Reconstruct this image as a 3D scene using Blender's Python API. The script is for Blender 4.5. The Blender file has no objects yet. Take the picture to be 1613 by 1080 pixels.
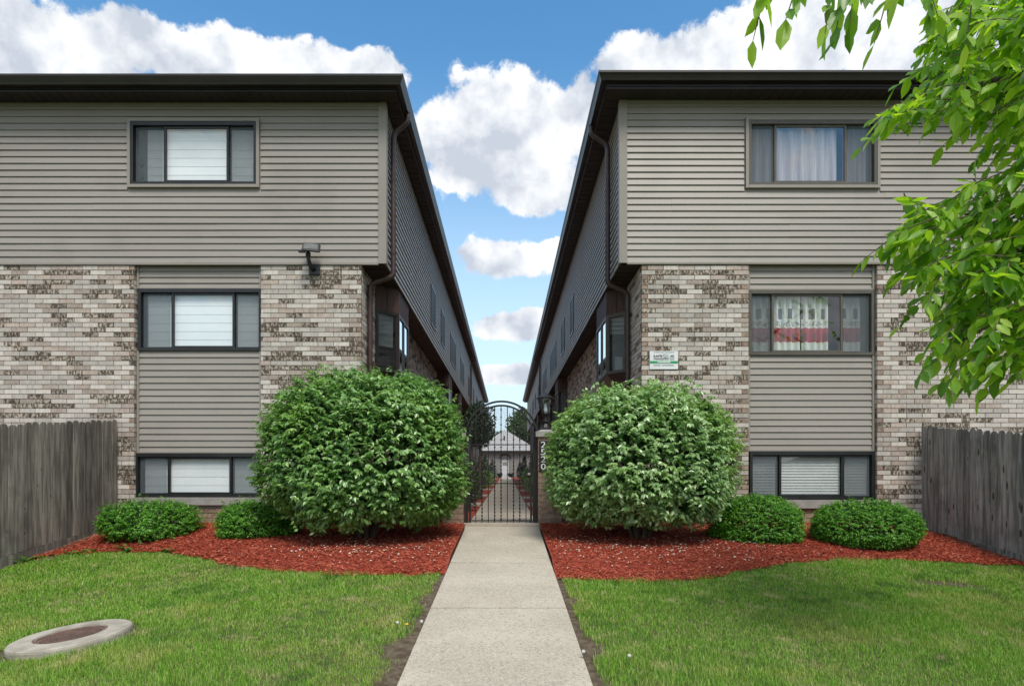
import bpy, bmesh, math, random
import numpy as np
from mathutils import Vector, Matrix
random.seed(7)
rng = np.random.default_rng(11)
scene = bpy.context.scene
COL = scene.collection
PI = math.pi

# ------------------------------------------------------------------ camera, sky, sun, exposure
W, H = 1613, 1080
F, CX, HY = 1000.0, 798.0, 739.0      # focal length and vanishing point in photo pixels
D = 9.26                              # distance of the two front walls
EYE = 0.84                            # eye height above the ground at the gate
cam_d = bpy.data.cameras.new('camera'); cam = bpy.data.objects.new('camera', cam_d); COL.objects.link(cam)
cam.location = (0, 0, EYE); cam.rotation_euler = (PI / 2, 0, 0)
cam_d.sensor_width = 36; cam_d.sensor_fit = 'HORIZONTAL'
cam_d.lens = 36 * F / W
cam_d.shift_x = (W / 2 - CX) / W; cam_d.shift_y = (HY - H / 2) / W
cam_d.clip_start = 0.05; cam_d.clip_end = 3000
scene.camera = cam

SUN_EL, SUN_AZ = 56.0, 160.0          # degrees; azimuth clockwise from +Y: the sun stands behind the photographer's right shoulder
sun_dir = Vector((math.cos(math.radians(SUN_EL)) * math.sin(math.radians(SUN_AZ)),
                  math.cos(math.radians(SUN_EL)) * math.cos(math.radians(SUN_AZ)),
                  math.sin(math.radians(SUN_EL))))
sd = bpy.data.lights.new('sun', 'SUN'); sd.energy = 1.2; sd.angle = math.radians(20); sd.color = (1.0, 0.93, 0.83)
sun = bpy.data.objects.new('sun', sd); COL.objects.link(sun)
sun.rotation_euler = (-sun_dir).to_track_quat('-Z', 'Y').to_euler()
sun.location = (0, 0, 30)
vs = scene.view_settings
vs.view_transform = 'Standard'; vs.look = 'None'; vs.gamma = 1.0; vs.use_curve_mapping = False
vs.exposure = 1.5

class NT:
    """tiny helper to write node trees"""
    def __init__(s, tree): s.t = tree
    def n(s, kind, **kw):
        nd = s.t.nodes.new(kind)
        for k, v in kw.items():
            if k.startswith('i_'):
                key = k[2:]; key = int(key) if key.isdigit() else key.replace('_', ' ')
                s.put(nd.inputs[key], v)
            else: setattr(nd, k, v)
        return nd
    def put(s, sock, v):
        if hasattr(v, 'is_linked') or isinstance(v, bpy.types.NodeSocket): s.t.links.new(v, sock)
        else: sock.default_value = v
    def m(s, op, a, b=0.0, c=0.0, clamp=False):
        nd = s.t.nodes.new('ShaderNodeMath'); nd.operation = op; nd.use_clamp = clamp
        for i, v in enumerate((a, b, c)): s.put(nd.inputs[i], v)
        return nd.outputs[0]
    def mix(s, f, a, b, mode='MIX'):
        nd = s.t.nodes.new('ShaderNodeMix'); nd.data_type = 'RGBA'; nd.blend_type = mode
        s.put(nd.inputs[0], f); s.put(nd.inputs[6], a); s.put(nd.inputs[7], b)
        return nd.outputs[2]
    def step(s, v, lo, hi, o0=0.0, o1=1.0):
        nd = s.t.nodes.new('ShaderNodeMapRange'); nd.interpolation_type = 'SMOOTHSTEP'
        s.put(nd.inputs[0], v); s.put(nd.inputs[1], lo); s.put(nd.inputs[2], hi); s.put(nd.inputs[3], o0); s.put(nd.inputs[4], o1)
        return nd.outputs[0]
    def noise(s, vec, scale, detail=4, rough=0.55, lac=2.0):
        nd = s.t.nodes.new('ShaderNodeTexNoise')
        if vec is not None: s.put(nd.inputs['Vector'], vec)
        nd.inputs['Scale'].default_value = scale; nd.inputs['Detail'].default_value = detail
        nd.inputs['Roughness'].default_value = rough; nd.inputs['Lacunarity'].default_value = lac
        return nd.outputs[0]
def c4(c): return (c[0], c[1], c[2], 1.0)

def build_world():
    w = bpy.data.worlds.new('World'); scene.world = w; w.use_nodes = True
    t = w.node_tree; t.nodes.clear(); q = NT(t)
    out = q.n('ShaderNodeOutputWorld'); bg = q.n('ShaderNodeBackground'); bg.inputs[1].default_value = 0.1
    t.links.new(bg.outputs[0], out.inputs[0])
    sky = q.n('ShaderNodeTexSky', sky_type='NISHITA', sun_disc=False)
    sky.sun_elevation = math.radians(SUN_EL); sky.sun_rotation = math.radians(SUN_AZ)
    sky.air_density = 1.0; sky.dust_density = 0.6; sky.ozone_density = 2.2
    tc = q.n('ShaderNodeTexCoord'); d = tc.outputs['Generated']
    sep = q.n('ShaderNodeSeparateXYZ'); t.links.new(d, sep.inputs[0])
    x, y, z = sep.outputs
    az = q.m('ARCTAN2', x, y); el = q.m('ARCSINE', z)
    def shifted(dz):
        v = q.n('ShaderNodeVectorMath', operation='ADD'); t.links.new(d, v.inputs[0]); v.inputs[1].default_value = (dz * 0.5, 0, dz)
        return v.outputs[0]
    wide = q.noise(d, 3.1, 3, 0.5)
    n1 = q.noise(d, 9.0, 9, 0.58); n2 = q.noise(shifted(0.028), 9.0, 5, 0.5)
    fine = q.noise(d, 23.0, 9, 0.62)
    # cumulus heaps: (photo direction px, py, half width, half height) -> azimuth / elevation
    heaps = [(95, 75, 165, 68), (205, 65, 110, 60), (20, 80, 90, 75), (330, 110, 120, 42), (470, 105, 170, 48), (590, 115, 62, 48),
             (1010, 105, 105, 50), (1150, 85, 150, 75), (1300, 60, 200, 85), (1450, 70, 190, 110), (1600, 60, 150, 120),
             (805, 200, 130, 95), (900, 195, 95, 85), (715, 220, 85, 70), (845, 285, 110, 62), (745, 265, 90, 55),
             (795, 405, 92, 36), (860, 400, 50, 26), (800, 515, 70, 26), (840, 505, 50, 20), (795, 590, 60, 18)]
    best = None
    for (px, py, hw, hh) in heaps:
        def ae(a, b):
            v = Vector(((a - CX) / F, 1, (HY - b) / F)).normalized()
            return math.atan2(v.x, v.y), math.asin(v.z)
        a0, e0 = ae(px, py); a1, _ = ae(px + hw, py); a2, _ = ae(px - hw, py); _, e1 = ae(px, py - hh); _, e2 = ae(px, py + hh)
        ra = max(0.5 * abs(a1 - a2), 0.012); re = max(0.5 * abs(e1 - e2), 0.010)
        u = q.m('DIVIDE', q.m('SUBTRACT', az, a0), ra); v = q.m('DIVIDE', q.m('SUBTRACT', el, e0), re)
        r2 = q.m('ADD', q.m('MULTIPLY', u, u), q.m('MULTIPLY', v, v))
        val = q.m('SUBTRACT', 1.0, q.m('SQRT', r2))
        best = val if best is None else q.m('SMOOTH_MAX', best, val, 0.25)
    # the same kind of clouds over the rest of the sky
    centre = Vector((0.0, 1.0, 0.33)).normalized()
    dt = q.n('ShaderNodeVectorMath', operation='DOT_PRODUCT'); t.links.new(d, dt.inputs[0]); dt.inputs[1].default_value = centre
    off = q.step(dt.outputs['Value'], 0.70, 0.80, 1.0, 0.0)
    rest = q.m('SUBTRACT', q.m('MULTIPLY', q.m('SUBTRACT', wide, 0.42), 4.0), q.m('MULTIPLY', q.m('SUBTRACT', 1.0, off), 5.0))
    best = q.m('MAXIMUM', best, rest)
    best = q.m('MAXIMUM', best, -1.2)
    dens = q.m('ADD', best, q.m('ADD', q.m('MULTIPLY', q.m('SUBTRACT', n1, 0.5), 1.5), q.m('MULTIPLY', q.m('SUBTRACT', fine, 0.5), 1.25)))
    alpha = q.step(dens, 0.02, 0.25)
    lump = q.m('ADD', q.m('MULTIPLY', q.m('SUBTRACT', n1, n2), 4.8), 0.58)
    lump = q.m('SUBTRACT', lump, q.m('MULTIPLY', q.m('SUBTRACT', dens, 0.35), 0.28))
    lump = q.m('ADD', lump, q.m('MULTIPLY', q.m('SUBTRACT', fine, 0.5), 0.5), clamp=True)
    ccol = q.mix(lump, (2.15, 2.35, 2.7, 1), (3.9, 3.95, 4.0, 1))
    # thin haze low over the horizon
    hz = q.step(el, -0.02, 0.60, 0.95, 0.0)
    skyc = q.mix(1.0, sky.outputs[0], (0.42, 0.72, 0.80, 1), 'MULTIPLY')
    base = q.mix(hz, skyc, (3.0, 3.6, 4.0, 1))
    colr = q.mix(alpha, base, ccol)
    t.links.new(colr, bg.inputs[0])
    w.cycles.sampling_method = 'MANUAL'; w.cycles.sample_map_resolution = 512
build_world()

# ------------------------------------------------------------------ helpers
def X(px, Y=D): return (px - CX) * Y / F
def Z(py, Y=D): return EYE + (HY - py) * Y / F
def P(px, py, Y): return Vector((X(px, Y), Y, Z(py, Y)))
def clamp(v, a, b): return max(a, min(b, v))
def G(x, y):
    """height of the ground: rises to the buildings, falls off a little towards the fences"""
    yy = clamp(y, -1.0, D)
    t = clamp((abs(x) - 1.2) / 4.5, 0, 1.15)
    return 0.057 * (yy - D) - 0.10 * max(0.0, D - 0.6 - yy) * t * t * 0.9
def Gnp(x, y):
    yy = np.clip(y, -1.0, D); t = np.clip((np.abs(x) - 1.2) / 4.5, 0, 1.15)
    return 0.057 * (yy - D) - 0.09 * np.maximum(0.0, D - 0.6 - yy) * t * t
def ground_hit(px, py):
    Y = 3.0
    for k in range(60):
        x = X(px, Y); gz = G(x, Y)
        want = (EYE - gz) * F / max(py - HY, 1e-3)
        Y += 0.5 * (want - Y)
        Y = clamp(Y, 1.0, 12)
    return Vector((X(px, Y), Y, G(X(px, Y), Y)))

WORLD = {}
def root(name, loc, label, cat, group=None):
    o = bpy.data.objects.new(name, None); COL.objects.link(o); o.location = loc; o.empty_display_size = 0.2
    WORLD[o.name] = Matrix.Translation(Vector(loc)); tag(o, label, cat, group); return o
def tag(o, label=None, cat=None, group=None, kind=None):
    if label: o['label'] = label
    if cat: o['category'] = cat
    if group: o['group'] = group
    if kind: o['kind'] = kind
    return o
def adopt(o, parent, world=None):
    """parent o, whose world matrix is given"""
    world = world or Matrix.Identity(4)
    WORLD[o.name] = world
    if parent is not None:
        o.parent = parent; o.matrix_parent_inverse = WORLD[parent.name].inverted()
    o.matrix_basis = world
    return o
class MB:
    def __init__(s): s.v = []; s.f = []; s.mi = []; s.cur = 0
    def pts(s, vs): b = len(s.v); s.v.extend([tuple(v) for v in vs]); return b
    def face(s, *idx): s.f.append(tuple(idx)); s.mi.append(s.cur)
    def poly(s, vs): b = s.pts(vs); s.face(*range(b, b + len(vs)))
    def box(s, x0, x1, y0, y1, z0, z1):
        b = s.pts([(x0, y0, z0), (x1, y0, z0), (x1, y1, z0), (x0, y1, z0), (x0, y0, z1), (x1, y0, z1), (x1, y1, z1), (x0, y1, z1)])
        for q in ((0, 3, 2, 1), (4, 5, 6, 7), (0, 1, 5, 4), (1, 2, 6, 5), (2, 3, 7, 6), (3, 0, 4, 7)): s.face(*[b + i for i in q])
    def hexa(s, p):
        b = s.pts(p)
        for q in ((0, 3, 2, 1), (4, 5, 6, 7), (0, 1, 5, 4), (1, 2, 6, 5), (2, 3, 7, 6), (3, 0, 4, 7)): s.face(*[b + i for i in q])
    def beam(s, a, b, w, h, up=(0, 0, 1)):
        a = Vector(a); b = Vector(b); d = (b - a).normalized(); u = Vector(up)
        r = d.cross(u)
        if r.length < 1e-4: r = d.cross(Vector((0, 1, 0)))
        r.normalize(); u = r.cross(d).normalized(); r *= w / 2; u *= h / 2
        s.hexa([a - r - u, a + r - u, b + r - u, b - r - u, a - r + u, a + r + u, b + r + u, b - r + u])
    def tube(s, pts, rad, n=10, sx=1.0, caps=True):
        pts = [Vector(p) for p in pts]; rings = []
        rr = rad if isinstance(rad, (list, tuple)) else [rad] * len(pts)
        prev = None
        for i, p in enumerate(pts):
            d = (pts[min(i + 1, len(pts) - 1)] - pts[max(i - 1, 0)]).normalized()
            ref = prev if prev is not None else (Vector((0, 1, 0)) if abs(d.y) < 0.9 else Vector((1, 0, 0)))
            r = (ref - d * ref.dot(d)).normalized(); prev = r; u = d.cross(r)
            b = s.pts([p + (r * math.cos(2 * PI * k / n) * sx + u * math.sin(2 * PI * k / n)) * rr[i] for k in range(n)])
            rings.append(b)
        for a, b in zip(rings, rings[1:]):
            for k in range(n): s.face(a + k, a + (k + 1) % n, b + (k + 1) % n, b + k)
        if caps:
            s.face(*[rings[0] + k for k in reversed(range(n))]); s.face(*[rings[-1] + k for k in range(n)])
    def lathe(s, c, prof, n=20, sq=False):
        rings = []
        for (r, z) in prof:
            rings.append(s.pts([(c[0] + r * math.cos(2 * PI * (k + .5) / n), c[1] + r * math.sin(2 * PI * (k + .5) / n), c[2] + z) for k in range(n)]))
        for a, b in zip(rings, rings[1:]):
            for k in range(n): s.face(a + k, a + (k + 1) % n, b + (k + 1) % n, b + k)
        s.face(*[rings[0] + k for k in reversed(range(n))]); s.face(*[rings[-1] + k for k in range(n)])
    def mesh(s, name, mats):
        me = bpy.data.meshes.new(name); me.from_pydata(s.v, [], s.f)
        for m in (mats if isinstance(mats, (list, tuple)) else [mats]): me.materials.append(m)
        if any(s.mi): me.polygons.foreach_set('material_index', s.mi)
        me.update(); return me
    def build(s, name, mats, parent=None, smooth=False):
        me = s.mesh(name, mats)
        if smooth: me.polygons.foreach_set('use_smooth', [True] * len(me.polygons))
        o = bpy.data.objects.new(name, me); COL.objects.link(o)
        return adopt(o, parent)
def np_obj(name, verts, faces, mats, parent=None, mi=None, smooth=False):
    """verts (n,3), faces (m,k) all the same size"""
    me = bpy.data.meshes.new(name); verts = np.asarray(verts, np.float32); faces = np.asarray(faces, np.int32)
    k = faces.shape[1]; m = len(faces)
    me.vertices.add(len(verts)); me.vertices.foreach_set('co', verts.ravel())
    me.loops.add(m * k); me.loops.foreach_set('vertex_index', faces.ravel())
    me.polygons.add(m); me.polygons.foreach_set('loop_start', np.arange(0, m * k, k, dtype=np.int32))
    for mm in (mats if isinstance(mats, (list, tuple)) else [mats]): me.materials.append(mm)
    if mi is not None: me.polygons.foreach_set('material_index', np.asarray(mi, np.int32))
    if smooth: me.polygons.foreach_set('use_smooth', np.ones(m, bool))
    me.update(calc_edges=True); me.validate()
    o = bpy.data.objects.new(name, me); COL.objects.link(o); return adopt(o, parent)
def unit(a): return a / np.maximum(np.linalg.norm(a, axis=1, keepdims=True), 1e-9)
def leaf_arrays(pos, dr, nr, ln, wd, fold=0.18, droop=0.15):
    """five-vertex leaves folded along the midrib"""
    dr = unit(dr); sd_ = unit(np.cross(dr, nr)); nn = np.cross(sd_, dr)
    ln = ln[:, None]; wd = wd[:, None]; n = len(pos)
    mid = pos + dr * ln * 0.45 - nn * wd * fold
    l = pos + dr * ln * 0.42 - sd_ * wd * 0.5; r = pos + dr * ln * 0.42 + sd_ * wd * 0.5
    tip = pos + dr * ln - nn * ln * droop
    v = np.stack([pos, l, mid, r, tip], 1).reshape(-1, 3)
    b = (np.arange(n) * 5)[:, None]
    f = np.concatenate([b + np.array([[0, 2, 1]]), b + np.array([[0, 3, 2]]), b + np.array([[1, 2, 4]]), b + np.array([[2, 3, 4]])], 1).reshape(-1, 3)
    return v, f
LEAF8_T = [0.0, 0.3, 0.65, 1.0]
def leaf8_arrays(pos, dr, nr, ln, wd, fold=0.16, droop=0.22):
    """eight-vertex leaves: folded, bent over, pointed"""
    dr = unit(dr); sd_ = unit(np.cross(dr, nr)); nn = np.cross(sd_, dr)
    ln = ln[:, None]; wd = wd[:, None]; n = len(pos)
    def at(t): return pos + dr * ln * t - nn * ln * droop * t * t
    a, b_ = at(0.3), at(0.66)
    v = np.stack([pos, a - sd_ * wd * .46, a - nn * wd * fold, a + sd_ * wd * .46,
                  b_ - sd_ * wd * .42, b_ - nn * wd * fold, b_ + sd_ * wd * .42, at(1.0)], 1).reshape(-1, 3)
    b = (np.arange(n) * 8)[:, None]
    tr = [[0, 2, 1], [0, 3, 2], [1, 2, 5], [1, 5, 4], [2, 3, 6], [2, 6, 5], [4, 5, 7], [5, 6, 7]]
    f = np.concatenate([b + np.array([q]) for q in tr], 1).reshape(-1, 3)
    return v, f

# ------------------------------------------------------------------ materials
def new_mat(name):
    m = bpy.data.materials.new(name); m.use_nodes = True; t = m.node_tree; t.nodes.clear(); q = NT(t)
    out = q.n('ShaderNodeOutputMaterial'); return m, q, out
def rand_of(q):
    g = q.n('ShaderNodeNewGeometry'); oi = q.n('ShaderNodeObjectInfo')
    return q.m('FRACT', q.m('ADD', g.outputs['Random Per Island'], q.m('MULTIPLY', oi.outputs['Random'], 7.31)))
def mat(name, col, col2=None, rough=0.6, spec=0.4, scale=6.0, stretch=(1, 1, 1), detail=5, var=0.0, bump=0.0, bscale=None, metal=0.0,
        lo=0.35, hi=0.65, dirt=None, dscale=0.8, knots=None):
    m, q, out = new_mat(name); b = q.n('ShaderNodeBsdfPrincipled'); q.t.links.new(b.outputs[0], out.inputs[0])
    geo = q.n('ShaderNodeNewGeometry'); vm = q.n('ShaderNodeVectorMath', operation='MULTIPLY')
    q.t.links.new(geo.outputs['Position'], vm.inputs[0]); vm.inputs[1].default_value = stretch
    if var >= .3:                       # each brick or board has a grain of its own
        sh = q.m('MULTIPLY', rand_of(q), 43.0); sc = q.n('ShaderNodeCombineXYZ'); [q.t.links.new(sh, sc.inputs[i]) for i in range(3)]
        va = q.n('ShaderNodeVectorMath', operation='ADD'); q.t.links.new(vm.outputs[0], va.inputs[0]); q.t.links.new(sc.outputs[0], va.inputs[1]); vm = va
    nz = q.noise(vm.outputs[0], scale, detail)
    c = c4(col)
    if col2: c = q.mix(q.step(nz, lo, hi), c4(col), c4(col2))
    if var:
        r = rand_of(q); k = q.m('ADD', 1.0 - var / 2, q.m('MULTIPLY', r, var))
        cc = q.n('ShaderNodeCombineXYZ'); [q.t.links.new(k, cc.inputs[i]) for i in range(3)]
        c = q.mix(1.0, c, cc.outputs[0], 'MULTIPLY')
    if dirt:
        big = q.noise(geo.outputs['Position'], dscale, 5, 0.6)
        c = q.mix(q.step(big, 0.48, 0.72, 0.0, dirt[3]), c, c4(dirt))
    if knots:
        kv = q.n('ShaderNodeVectorMath', operation='MULTIPLY'); q.t.links.new(geo.outputs['Position'], kv.inputs[0]); kv.inputs[1].default_value = (0.0, 8.4, 2.6)
        vo = q.n('ShaderNodeTexVoronoi'); q.t.links.new(kv.outputs[0], vo.inputs['Vector']); vo.inputs['Scale'].default_value = 1.0
        c = q.mix(q.step(vo.outputs['Distance'], knots, knots * 1.9, .8, 0.0), c, (0.02, 0.018, 0.016, 1)); c = q.mix(q.m('MULTIPLY', q.step(vo.outputs['Distance'], knots * 1.6, knots * 2.4), q.step(vo.outputs['Distance'], knots * 2.4, knots * 3.4, .5, 0)), c, (0.30, 0.28, 0.25, 1))
    q.put(b.inputs['Base Color'], c)
    b.inputs['Roughness'].default_value = rough; b.inputs['Specular IOR Level'].default_value = spec; b.inputs['Metallic'].default_value = metal
    if bump:
        bp = q.n('ShaderNodeBump'); bp.inputs['Strength'].default_value = bump; bp.inputs['Distance'].default_value = 0.01
        q.t.links.new(q.noise(vm.outputs[0], bscale or scale * 3, 4), bp.inputs['Height']); q.t.links.new(bp.outputs[0], b.inputs['Normal'])
    return m
def leaf_mat(name, cols, rough=0.42, trans=0.35, spec=0.5, tcol=None, patch=None, patch2=None, patch3=None):
    """cols: list of (position, colour) over the random value of each leaf"""
    m, q, out = new_mat(name); b = q.n('ShaderNodeBsdfPrincipled'); tr = q.n('ShaderNodeBsdfTranslucent'); mx = q.n('ShaderNodeMixShader')
    r = rand_of(q); rp = q.n('ShaderNodeValToRGB'); q.t.links.new(r, rp.inputs[0])
    e = rp.color_ramp.elements
    e[0].position, e[0].color = cols[0][0], c4(cols[0][1]); e[1].position, e[1].color = cols[-1][0], c4(cols[-1][1])
    for p, c in cols[1:-1]: n = e.new(p); n.color = c4(c)
    c = rp.outputs[0]
    if patch:
        geo = q.n('ShaderNodeNewGeometry'); nz = q.noise(geo.outputs['Position'], patch[1], 4)
        c = q.mix(q.step(nz, 0.5, 0.68, 0.0, patch[2]), c, c4(patch[0]))
        for pt_, sh_ in ((patch2, 11.0), (patch3, 29.0)):
            if pt_:
                av = q.n('ShaderNodeVectorMath', operation='ADD'); q.t.links.new(geo.outputs['Position'], av.inputs[0]); av.inputs[1].default_value = (sh_, sh_ * .7, 0)
                c = q.mix(q.step(q.noise(av.outputs[0], pt_[1], 5, .65), 0.53, 0.72, 0.0, pt_[2]), c, c4(pt_[0]))
    q.put(b.inputs['Base Color'], c); b.inputs['Roughness'].default_value = rough; b.inputs['Specular IOR Level'].default_value = spec
    tc = q.mix(1.0, c, c4(tcol or (1.25, 1.35, 0.55)), 'MULTIPLY'); q.put(tr.inputs[0], tc)
    mx.inputs[0].default_value = trans
    q.t.links.new(b.outputs[0], mx.inputs[1]); q.t.links.new(tr.outputs[0], mx.inputs[2]); q.t.links.new(mx.outputs[0], out.inputs[0])
    return m
M = {}
M['siding'] = mat('taupe vinyl siding', (0.278, 0.254, 0.224), (0.298, 0.274, 0.244), rough=0.44, spec=.45, scale=1.3, var=0.05, stretch=(.3, .3, 2), bump=0.02, bscale=60, dirt=(0.20, 0.185, 0.155, 0.35), dscale=1.1)
M['trim'] = mat('taupe corner trim', (0.255, 0.235, 0.20), (0.275, 0.25, 0.22), rough=0.5, scale=2)
M['brown'] = mat('dark brown metal', (0.020, 0.016, 0.015), (0.027, 0.022, 0.020), rough=0.38, spec=0.5, scale=3)
M['spout'] = mat('brown downspout paint', (0.045, 0.025, 0.022), (0.06, 0.038, 0.034), rough=0.42, spec=0.5, scale=7)
M['soffit'] = mat('brown soffit', (0.024, 0.019, 0.016), (0.032, 0.026, 0.022), rough=0.6, scale=3)
M['board'] = mat('maroon brown boards', (0.055, 0.028, 0.024), (0.08, 0.042, 0.036), rough=0.6, scale=4, stretch=(6, 6, .6), var=0.2)
M['mortar'] = mat('mortar', (0.20, 0.185, 0.165), (0.29, 0.27, 0.24), rough=0.95, scale=30, bump=0.2)  # mortar grey, darkened to include the shadow line under each course
M['brick_l'] = mat('whitewashed brick', (0.52, 0.48, 0.435), (0.42, 0.385, 0.345), rough=0.9, spec=0.2, scale=22, stretch=(1, 1, .45), var=0.42, bump=0.35, bscale=70, lo=0.4, hi=0.75)
M['brick_p'] = mat('pinkish brick', (0.44, 0.38, 0.33), (0.36, 0.295, 0.25), rough=0.9, spec=0.2, scale=26, stretch=(1, 1, .5), var=0.35, bump=0.35, bscale=70)
M['brick_d'] = mat('scored brown brick', (0.095, 0.074, 0.055), (0.42, 0.37, 0.315), rough=0.95, spec=0.15, scale=44, stretch=(1, 1, .45), var=0.5, bump=0.6, bscale=60, lo=0.42, hi=0.64)
M['brick_r'] = mat('reddish end brick', (0.23, 0.155, 0.12), (0.33, 0.26, 0.21), rough=0.9, spec=0.2, scale=30, var=0.35, bump=0.35)
M['brick_t'] = mat('tan base brick', (0.30, 0.225, 0.17), (0.20, 0.14, 0.10), rough=0.9, spec=0.2, scale=24, var=0.35, bump=0.35)
M['frame'] = mat('black window frame', (0.016, 0.017, 0.018), (0.022, 0.023, 0.024), rough=0.35, scale=5)
M['bronze'] = mat('bronze window frame', (0.085, 0.078, 0.064), (0.10, 0.092, 0.076), rough=0.4, scale=5)
M['room'] = mat('dim room', (0.05, 0.05, 0.05), (0.06, 0.058, 0.055), rough=0.9)  # dark colour stands in for the lack of light indoors
M['blind'] = mat('white blind', (0.80, 0.82, 0.82), (0.84, 0.85, 0.85), rough=0.6, scale=3, var=0.06)
M['blind_g'] = mat('grey slatted blind', (0.52, 0.54, 0.52), (0.58, 0.59, 0.57), rough=0.6, scale=3, var=0.1)
M['curtain'] = mat('pale lilac sheer curtain', (0.40, 0.345, 0.365), (0.54, 0.48, 0.50), rough=0.9, scale=3, stretch=(8, 8, .4))
M['stone'] = mat('limestone', (0.31, 0.298, 0.28), (0.25, 0.24, 0.222), rough=0.85, scale=9, bump=0.2)
M['iron'] = mat('black wrought iron', (0.012, 0.012, 0.013), (0.02, 0.02, 0.021), rough=0.45, scale=20, metal=0.0)
M['white'] = mat('white paint', (0.72, 0.73, 0.74), (0.66, 0.67, 0.68), rough=0.6, scale=6)
M['black'] = mat('black print', (0.015, 0.016, 0.018), rough=0.6)
M['green_print'] = mat('green print', (0.02, 0.30, 0.12), rough=0.6)
M['grey_print'] = mat('grey print', (0.30, 0.36, 0.38), rough=0.6)
M['plastic'] = mat('black plastic', (0.02, 0.02, 0.021), (0.03, 0.03, 0.031), rough=0.45, scale=9)
M['led'] = mat('lamp lens', (0.16, 0.165, 0.16), (0.12, 0.125, 0.12), rough=0.3, scale=9)
M['wood'] = mat('weathered fence wood', (0.12, 0.11, 0.094), (0.25, 0.23, 0.197), rough=0.9, spec=0.15, scale=5, stretch=(5, 5, .42), detail=8, var=0.7, bump=0.5, bscale=22, dirt=(0.075, 0.07, 0.06, 0.5), dscale=2.2, knots=.04)
M['wood2'] = mat('grey fence wood', (0.16, 0.155, 0.15), (0.34, 0.33, 0.315), rough=0.9, spec=0.15, scale=5, stretch=(5, 5, .42), detail=8, var=0.65, bump=0.5, bscale=22, dirt=(0.085, 0.083, 0.08, 0.5), dscale=2.4, knots=.085)
M['bark'] = mat('bark', (0.10, 0.078, 0.058), (0.06, 0.045, 0.034), rough=0.95, scale=14, stretch=(3, 3, .6), bump=0.7)
M['twig'] = mat('twig bark', (0.16, 0.125, 0.085), (0.10, 0.085, 0.05), rough=0.9, scale=14)
M['roof'] = mat('asphalt shingle', (0.06, 0.055, 0.05), (0.09, 0.085, 0.08), rough=0.95, scale=30)
M['groof'] = mat('pale shingle roof', (0.42, 0.41, 0.41), (0.34, 0.335, 0.335), rough=0.95, scale=14)
M['iron_rust'] = mat('rusty cast iron', (0.20, 0.125, 0.10), (0.13, 0.09, 0.075), rough=0.85, scale=18, bump=0.4)
M['ring'] = mat('old concrete ring', (0.42, 0.39, 0.33), (0.30, 0.275, 0.225), rough=0.95, scale=7, bump=0.4, bscale=60, detail=8, dirt=(0.21, 0.195, 0.16, 0.6), dscale=5)
def concrete_mat():
    m, q, out = new_mat('exposed aggregate concrete'); b = q.n('ShaderNodeBsdfPrincipled'); q.t.links.new(b.outputs[0], out.inputs[0])
    g = q.n('ShaderNodeNewGeometry'); p = g.outputs['Position']
    c = q.mix(q.step(q.noise(p, 1.6, 6), 0.35, 0.7), (0.415, 0.37, 0.30, 1), (0.50, 0.45, 0.37, 1))
    vo = q.n('ShaderNodeTexVoronoi'); q.t.links.new(p, vo.inputs['Vector']); vo.inputs['Scale'].default_value = 95
    sp = q.n('ShaderNodeSeparateColor'); q.t.links.new(vo.outputs['Color'], sp.inputs[0])
    c = q.mix(q.step(sp.outputs[0], 0.72, 0.95, 0, 0.55), c, (0.20, 0.175, 0.14, 1)); c = q.mix(q.step(sp.outputs[1], 0.8, 0.98, 0, 0.5), c, (0.62, 0.59, 0.54, 1))
    c = q.mix(q.step(q.noise(p, 9, 6, .7), 0.58, 0.78, 0, 0.35), c, (0.25, 0.22, 0.17, 1))
    r = rand_of(q); k = q.m('ADD', 0.94, q.m('MULTIPLY', r, 0.1)); cc = q.n('ShaderNodeCombineXYZ'); [q.t.links.new(k, cc.inputs[i]) for i in range(3)]
    c = q.mix(1.0, c, cc.outputs[0], 'MULTIPLY')
    q.put(b.inputs['Base Color'], c); b.inputs['Roughness'].default_value = 0.9; b.inputs['Specular IOR Level'].default_value = 0.25
    bp = q.n('ShaderNodeBump'); bp.inputs['Strength'].default_value = 0.35; bp.inputs['Distance'].default_value = 0.004
    q.t.links.new(vo.outputs['Distance'], bp.inputs['Height']); q.t.links.new(bp.outputs[0], b.inputs['Normal'])
    return m
M['concrete'] = concrete_mat()
def soil_mat():
    m, q, out = new_mat('soil and thatch'); b = q.n('ShaderNodeBsdfPrincipled'); q.t.links.new(b.outputs[0], out.inputs[0])
    g = q.n('ShaderNodeNewGeometry'); p = g.outputs['Position']
    c = q.mix(q.step(q.noise(p, 18, 8, .65), 0.35, 0.7), (0.075, 0.055, 0.038, 1), (0.17, 0.135, 0.095, 1))
    s = q.n('ShaderNodeSeparateXYZ'); q.t.links.new(p, s.inputs[0])
    far = q.step(s.outputs[1], 2.0, -3.0)      # mown grass carries on behind the photographer
    c = q.mix(far, c, (0.07, 0.11, 0.025, 1))
    q.put(b.inputs['Base Color'], c); b.inputs['Roughness'].default_value = 0.95; b.inputs['Specular IOR Level'].default_value = 0.2
    bp = q.n('ShaderNodeBump'); bp.inputs['Strength'].default_value = 0.6; bp.inputs['Distance'].default_value = 0.02
    q.t.links.new(q.noise(p, 40, 6, .7), bp.inputs['Height']); q.t.links.new(bp.outputs[0], b.inputs['Normal'])
    return m
M['soil'] = soil_mat()
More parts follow.
